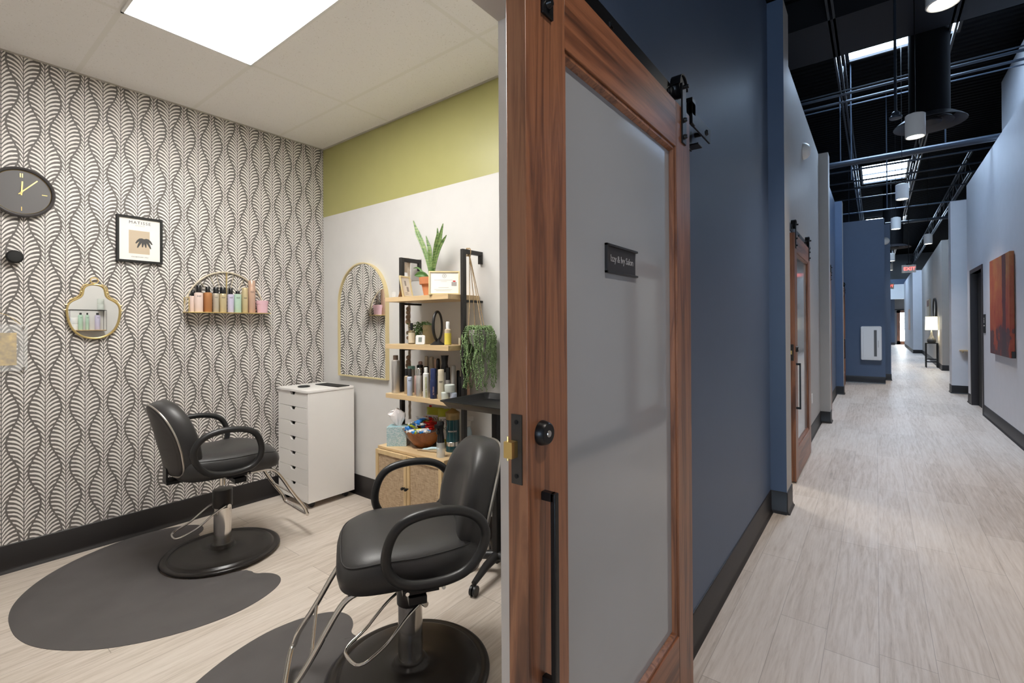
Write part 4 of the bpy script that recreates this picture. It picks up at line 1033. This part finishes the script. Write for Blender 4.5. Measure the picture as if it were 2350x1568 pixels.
t = thing('wall_clock', 'round charcoal wall clock with gold hands, cut by the left picture edge', 'clock', (XW, .426, 2.108))
q = B(); q.M = rot('Y', pi/2); q.lathe([(.001, .0), (.136, .0), (.139, .010), (.138, .036), (.132, .040), (.124, .036), (.120, .024), (.001, .024)], n=64); q.build('case', M['shell'], t)
q = B(); q.M = rot('Y', pi/2); q.lathe([(.001, .0242), (.119, .0242), (.001, .0246)], n=64, cap=False); q.build('dial', M['clock_face'], t)
q = B(); q.M = rot('Y', pi/2); q.lathe([(.119, .0245), (.121, .028), (.123, .0245)], n=64, cap=False); q.build('gold_ring', M['brass'], t)
q = B()
for a in (90, 180, 270): q.box(.0245, .026, -.0015, .0015, .085, .108) if 0 else None
q.box(.0245, .026, .082, .104, -.0018, .0018); q.box(.0245, .026, -.104, -.082, -.0018, .0018); q.box(.0245, .026, -.0018, .0018, -.104, -.082); q.box(.0245, .026, -.0065, -.0025, .082, .104); q.box(.0245, .026, .0015, .0055, .082, .104); q.build('hour_marks', M['brass'], t)
def hand(ang, ln, wd):
    q = B(); q.M = rot('X', ang); q.box(.027, .029, -wd, wd, -.018, ln); q.build('hand', M['brass'], t)
hand(radians(-3), .060, .0032); hand(radians(-40), .098, .0026)
B().cyl((.024, 0, 0), (.031, 0, 0), .005, n=14).build('hub', M['brass'], t)

tag(B().lathe([(.012, 0), (.012, .020), (.034, .024), (.036, .040), (.028, .048), (.001, .050)], n=32).build('wall_hook', M['matte_black']), 'round black knob hook on the patterned wall below the clock', 'wall hook')
o = bpy.data.objects['wall_hook']; o.rotation_euler = (0, pi/2, 0); o.location = (XW, .398, 1.742)

t = thing('framed_poster', 'black framed plant poster headed MATISSE on the patterned wall', 'framed poster', (XW, .966, 1.917))
hw, hh = .122, .149; q = B(); q.box(0, .022, -hw, -hw+.014, -hh, hh); q.box(0, .022, hw-.014, hw, -hh, hh); q.box(0, .022, -hw+.014, hw-.014, -hh, -hh+.014); q.box(0, .022, -hw+.014, hw-.014, hh-.014, hh); q.build('frame', M['matte_black'], t, .001)
bx(.004, .012, -hw+.014, hw-.014, -hh+.014, hh-.014).build('mount', M['paper'], t)
bx(.0120, .0128, -.058, .052, -.092, .058).build('print_ground', M['b_sand'], t)
text('MATISSE', 'title', .026, M['b_charcoal'], t, (.0125, .0, .108), FACE_PX, .0003, space=1.25)
text('DECOUPAGES', 'subtitle', .007, M['b_grey'], t, (.0125, 0, .090), FACE_PX, .0003, space=1.2)
text('EXHIBITION 1953', 'caption', .010, M['b_charcoal'], t, (.0125, 0, -.113), FACE_PX, .0003, space=1.15)
q = B()                                            # plain drooping leaf spray
for k in range(6):
    a = radians(-150+k*24); ln = .060+.012*sin(k*1.9)
    c0 = Vector((.0133, .022, .005)); pts = [c0+Vector((0, cos(a)*ln*s*.85, sin(a)*ln*s+.012*sin(pi*s))) for s in (0, .25, .5, .75, 1)]
    q.tube(pts, [.002, .0055, .0075, .0065, .003], 8)
o = q.build('leaf_motif', M['b_charcoal'], t); 
for v in o.data.vertices: v.co.x = .0128+(v.co.x-.0133)*.08

t = thing('shaped_mirror', 'small gold framed mirror with curved shoulders and ring on the patterned wall', 'mirror', (XW, .738, 1.46))
half = [(0, .152), (.022, .149), (.040, .140), (.050, .124), (.053, .104), (.056, .085), (.066, .070), (.085, .058), (.105, .045), (.120, .025), (.1255, -.005), (.122, -.050), (.112, -.095), (.092, -.135), (.060, -.163), (.028, -.176), (0, -.179)]
pl = half + [(-y, z) for y, z in reversed(half[1:-1])]
q = B(); q.tube([(.018, y, z) for y, z in pl], .0062, 8, True, smooth=1); q.build('frame', M['gold'], t)
q = B()
for sd in (-1, 1):
    q.tube([(.020, sd*(y*1.0+.010), z+.006) for y, z in half[1:9]], .0028, 6)
    for y, z in (half[4], half[9], half[10]): q.cyl((.018, sd*(y-.002), z), (.018, sd*(y+.014), z), .0035, n=8)
q.tube([(.018, .019*cos(a), .176+.017*sin(a)) for a in [2*pi*i/24 for i in range(24)]], .0032, 6, True); q.build('scroll_ornament', M['gold'], t)
B().loft([[(.010, y*.98, z*.985) for y, z in pl], [(.014, y*.98, z*.985) for y, z in pl]]).build('glass', M['mirror'], t)
bx(0, .010, -.04, .04, -.06, .06).build('backing', M['black_plastic'], t)

# half round shelf
t = thing('arc_shelf', 'half round rattan and gold wall shelf holding hair products', 'wall shelf', (XW, 1.482, 1.452))
bx(0, .108, -.275, .280, -.006, .0).build('shelf_plate', M['gold'], t, .001)
q = B(); q.tube([(.012, .268*cos(a), .297*sin(a)) for a in [pi*i/32 for i in range(33)]], .0058, 8); q.build('rattan_arc', M['b_cream'], t)
q = B()
for k in range(1, 14):
    a = pi*k/14; q.tube([(.010, .03*cos(a), .01), (.010, .264*cos(a+.035*(-1)**k), .292*sin(a+.035*(-1)**k))], .0022, 6)
q.build('rattan_spokes', M['b_cream'], t)
q = B(); q.tube([(.012, -.268, 0), (.012, -.268, .10), (.100, -.268, .10), (.100, -.268, 0)], .0032, 6); q.tube([(.012, 0, .02), (.014, 0, .296)], .004, 6); q.build('gold_rail', M['gold'], t)
GA = 'hair products on the half round shelf'; XA = -3.745; ZA = 1.4522
def ba(kind, label, y, r, h, body, cap, capr, caph, **k): return bottle(kind, label, XA+k.pop('dx', 0), y, ZA, r*1.0, h, body, cap, capr, caph, group=GA, facing=atan2(-y, 3.745)*.55, **k)
rf = lambda z=.80, s=.0115: [('REF', z, s)]
ba('pump_bottle', 'blush pink bottle lettered REF at the left of the half round shelf', 1.285, .0270, .186, 'b_blush', 'b_black', .62, .27, words=rf(.80, .016))
ba('pump_bottle', 'blush bottle half hidden at the far left of the half round shelf', 1.262, .0200, .150, 'b_blush', 'b_black', .6, .25, dx=-.035)
ba('pump_bottle', 'copper patterned bottle with black pump on the half round shelf', 1.342, .0270, .180, 'b_copper', 'b_black', .55, .22)
ba('pump_bottle', 'taupe bottle lettered REF, third from the left on the half round shelf', 1.394, .0205, .180, 'b_taupe', 'b_black', .85, .25, words=rf(.78, .012))
ba('aerosol_can', 'gold beige can lettered REF with black twin cap on the half round shelf', 1.440, .0235, .180, 'b_gold', 'b_black', .85, .25, words=rf(.78, .014))
ba('pump_bottle', 'lilac bottle lettered REF with black pump on the half round shelf', 1.492, .0215, .178, 'b_lilac', 'b_black', .65, .25, words=rf(.80, .013))
ba('pump_bottle', 'mint green bottle lettered REF with black cap on the half round shelf', 1.540, .0245, .160, 'b_mint', 'b_black', .62, .14, words=rf(.78, .015))
ba('aerosol_can', 'pale gold can lettered REF on the half round shelf', 1.590, .0215, .186, 'b_gold', 'b_gold', .95, .12, words=rf(.66, .013))
ba('aerosol_can', 'tall rose gold can lettered REF, tallest on the half round shelf', 1.640, .0245, .244, 'b_rose', 'b_rose', .96, .20, words=rf(.80, .016), sh=.03)
t = thing('product_box', 'pink tub at the right end of the half round shelf', 'tub', (XA+.01, 1.712, ZA), 0, GA)
B().lathe([(.001, 0), (.036, 0), (.040, .070), (.001, .070)], n=40).build('tub', M['b_hotpink'], t)
B().lathe([(.0425, .068), (.0425, .092), (.040, .094), (.001, .094)], n=40).build('lid', M['b_hotpink'], t)

# acrylic frame at the left edge
t = thing('wall_picture', 'clear acrylic wall frame around a gold picture at the left picture edge', 'picture frame', (XW, .275, 1.238))
bx(.014, .020, -.175, .175, -.128, .130).build('acrylic_sheet', M['acrylic'], t, .001)
bx(.004, .012, -.130, .133, -.096, .084).build('gold_picture', mottled('gold_leaf_art', (.50, .34, .07), .45, .5, 40), t)
q = B()
for y in (-.16, .16):
    for z in (-.113, .115): q.cyl((0, y, z), (.024, y, z), .006, n=14)
q.build('standoff', M['brushed'], t)
q = B(); q.tube([(.006, .0, .225), (.006, .10, .18), (.006, .15, .13)], .0012, 5); q.ball((.008, 0, .228), .006, 8); q.build('hanging_cord', M['gold'], t)

# wire shelf on the inside of the door wall, seen in the small mirror
t = thing('wire_shelf', 'black wire rack on the door side wall, seen only in the small gold mirror', 'wall shelf', (XI, 1.262, 1.312))
q = B(); a = .150; d = .12; h = .225
for x in (-.004, -d):
    q.tube([(x, -a, 0), (x, a, 0), (x, a, h), (x, -a, h)], .0032, 6, True)
for y in (-a, a):
    for z in (0, h): q.cyl((-.004, y, z), (-d, y, z), .003, n=6)
q.build('wire_frame', M['black_metal'], t); bx(-d, -.002, -a, a, .002, .010).build('shelf_board', M['oak'], t)
for y, r, h, m_, cp, lb in [(-.055, .020, .185, 'b_mint', 'b_black', 'mint bottle with black cap on the black wire rack'), (.0, .015, .185, 'b_mint', 'b_black', 'slim mint bottle on the black wire rack'), (.085, .024, .185, 'b_lilac', 'b_black', 'lilac bottle on the black wire rack')]:
    bottle('pump_bottle', lb, XI-.065, 1.262+y, 1.3225, r, h, m_, cp, .5, .12, group='products on the wire rack', words=[('REF', .8, .012)], facing=pi)
for k in range(2): jar('white jar on the black wire rack, %s of the two' % ('lower', 'upper')[k], XI-.065, 1.155, 1.3225+k*.066, .034, .064, 'white_plastic', 'products on the wire rack')
for k in range(2): jar('pale jar on top of the black wire rack, %s of the two' % ('lower', 'upper')[k], XI-.060, 1.375, 1.542+k*.062, .030, .060, 'b_jar', 'products on the wire rack')

# ---------------------------------------------------------------- hall pieces
def dome(x, y, z, rz, r, label):
    o = B(); o.M = rot('Z', rz); pr = [(r*cos(a), r*.85*sin(a)) for a in [pi/2*i/8 for i in range(9)]]; pr[-1] = (.001, r*.85)
    o.M = rot('Z', rz) @ rot('Y', pi/2); o.lathe(pr, n=32); t = thing('emergency_light', label, 'emergency light', (x, y, z), 0, 'white wall emergency lights'); o.build('housing', M['white_plastic'], t)
    q = B(); q.M = rot('Z', rz) @ Matrix.Translation((r*.62, 0, r*.45)) @ rot('Y', pi/2); q.lathe([(.001, 0), (r*.16, 0), (r*.16, r*.14), (r*.12, r*.2), (.001, r*.18)], n=20); q.build('lens', M['b_jar'], t)
dome(XO, 5.95, 3.20, 0, .088, 'white half dome emergency light high on the beige wall past the blue pilaster')
dome(.175, 14.14, 3.27, -pi/2, .09, 'small white half dome light on the far blue wall corner')
t = thing('extinguisher_cabinet', 'white fire extinguisher cabinet on the blue projecting wall', 'fire extinguisher cabinet', (-.091, 13.27, .90))
q = B(); q.M = rot('X', pi/2); q.prism(rrect(-.185, .185, -.375, .375, .03), 0, .105); q.build('box', M['white_plastic'], t, .01)
q = B(); q.box(-.140, .140, -.112, -.105, -.335, .335); q.build('door_panel', M['white_plastic'], t, .003)
bx(.050, .100, -.116, -.108, -.290, .290).build('window_slot', M['b_smoke'], t)
bx(.122, .130, -.126, -.112, -.09, .06).build('pull', M['b_grey'], t)
o = bx(0, .046, -.585, .585, 0, 1.20)
t = thing('wall_painting', 'tall red and orange abstract canvas on the pale right hall wall', 'painting', (RX, 8.205, .945))
bx(-.046, -.008, -.585, .585, 0, 1.205).build('canvas', M['painting'], t, .004)
bx(-.008, 0, -.55, .55, .03, 1.17).build('stretcher', M['bead'], t)
bx(-.036, -.004, -.60, -.585, .0, .075).build('corner_block', M['b_black'], t)
t = thing('room_sign', 'black upright room sign beside the dark hall door', 'sign', (RX, 9.50, 1.33))
bx(-.010, 0, -.055, .055, -.135, .135).build('plate', M['matte_black'], t, .002)
text('RESTROOM', 'lettering', .020, M['paper'], t, (-.0105, 0, -.03), FACE_NX, .0004)
q = B(); q.cyl((-.0105, 0, .075), (-.0118, 0, .075), .012, n=16); q.box(-.0118, -.0105, -.012, .012, .01, .058); q.build('pictogram', M['paper'], t)
t = thing('wall_outlet', 'white outlet plate low on the beige wall beside the second walnut door', 'outlet', (XO, 6.6, .46))
q = B(); q.M = rot('Z', pi/2) @ rot('X', pi/2); q.prism(rrect(-.035, .035, -.057, .057, .006), 0, .006); q.build('plate', M['white_plastic'], t)
t = thing('corner_shelf', 'small pale wood wall shelf on the light blue pilaster', 'wall shelf', (1.30, 12.26, .80))
bx(-.06, .30, -.14, 0, .012, .034).build('board', M['oak'], t); B().prism([(-.02, -.10), (.0, 0), (-.02, 0)], -.02, .012).build('bracket', M['gold'], t)

# lamp and table
t = thing('console_table', 'narrow black side table against the grey hall wall', 'side table', (1.318, 19.0, 0))
q = B(); q.box(-.145, .145, -.145, .145, .715, .74); q.build('table_top', M['matte_black'], t, .002)
for x in (-.13, .13):
    for y in (-.13, .13): bx(x-.014, x+.014, y-.014, y+.014, 0, .715).build('leg', M['matte_black'], t)
q = B()
for z in (.16, .24):
    for y in (-.13, .13): q.box(-.13, .13, y-.008, y+.008, z, z+.016)
    for x in (-.13, .13): q.box(x-.008, x+.008, -.13, .13, z, z+.016)
q.build('lower_rails', M['matte_black'], t)
t = thing('table_lamp', 'glowing white shade table lamp with dark ribbed base on the side table', 'table lamp', (1.318, 19.0, .74))
B().lathe([(.001, 0), (.085, 0), (.102, .03), (.104, .08), (.095, .115), (.06, .16), (.03, .24), (.02, .33), (.012, .38), (.001, .38)], n=28).build('base', M['b_charcoal'], t)
B().lathe([(.148, .39), (.138, .79), (.001, .79), (.001, .785), (.134, .785), (.144, .39)], n=36, cap=False).build('lamp_shade', M['shade'], t)
lp = bpy.data.lights.new('table_lamp_bulb', 'POINT'); lp.energy = 14; lp.color = (1, .85, .55); lp.shadow_soft_size = .05
lo = bpy.data.objects.new('table_lamp_bulb', lp); C.objects.link(lo); lo.location = (0, 0, .36+.02); lo.parent = t; lo.location = (.0, 0, .45)
t = thing('oval_mirror', 'dark oval mirror on the grey wall above the side table', 'mirror', (1.477, 19.9, 1.78))
q = B(); q.tube([(-.02, .42*cos(a), .33*sin(a)) for a in [2*pi*i/36 for i in range(36)]], .018, 8, True); q.build('frame', M['matte_black'], t)
B().loft([[(-.014, .41*cos(a), .32*sin(a)) for a in [2*pi*i/36 for i in range(36)]], [(-.02, .41*cos(a), .32*sin(a)) for a in [2*pi*i/36 for i in range(36)]]]).build('glass', M['mirror'], t)
t = thing('wall_art', 'tall pale picture with an orange top on the grey hall wall', 'picture', (1.51, 22.6, 1.75)); bx(-.03, 0.02, -.45, .45, -.42, .44).build('panel', M['b_cream'], t); bx(-.032, -.03, -.40, .40, .18, .40).build('orange_block', M['bowl_wood'], t)
t = thing('wall_art', 'narrow faded pink picture on the far pale wall', 'picture', (1.298, 30.2, 1.5)); bx(-.03, 0, -.6, .6, -.5, .5).build('panel', M['b_rose'], t)

def exit_sign(x, y, z, label, s=1.0):
    t = thing('exit_sign', label, 'exit sign', (x, y, z), radians(12), 'lit exit signs')
    bx(-.150*s, .150*s, -.02, .02, 0, .205*s).build('housing', M['white_plastic'], t, .004)
    text('EXIT', 'letters', .125*s, M['exit_red'], t, (0.01, -.022, .098*s), FACE_NY, .001)
    q = B(); q.cyl((0, 0, .205*s), (0, 0, .235*s), .05, n=16); q.cyl((0, 0, .23*s), (0, 0, 5.6-z), .008, n=8); q.build('stem', M['black_metal'], t)
exit_sign(.645, 15.2, 2.585, 'red lit EXIT sign hanging over the middle of the hall', .92)
exit_sign(.37, 22.0, 2.58, 'second red EXIT sign mostly hidden by the blue wall corner', 1.0)
t = thing('wall_sconce', 'small round wall light on the far end wall above the wood door', 'wall light', (1.50, 37.98, 2.42))
q = B(); q.M = rot('X', pi/2); q.lathe([(.12, 0), (.12, .05), (.001, .06)], n=24); q.build('body', M['b_smoke'], t)
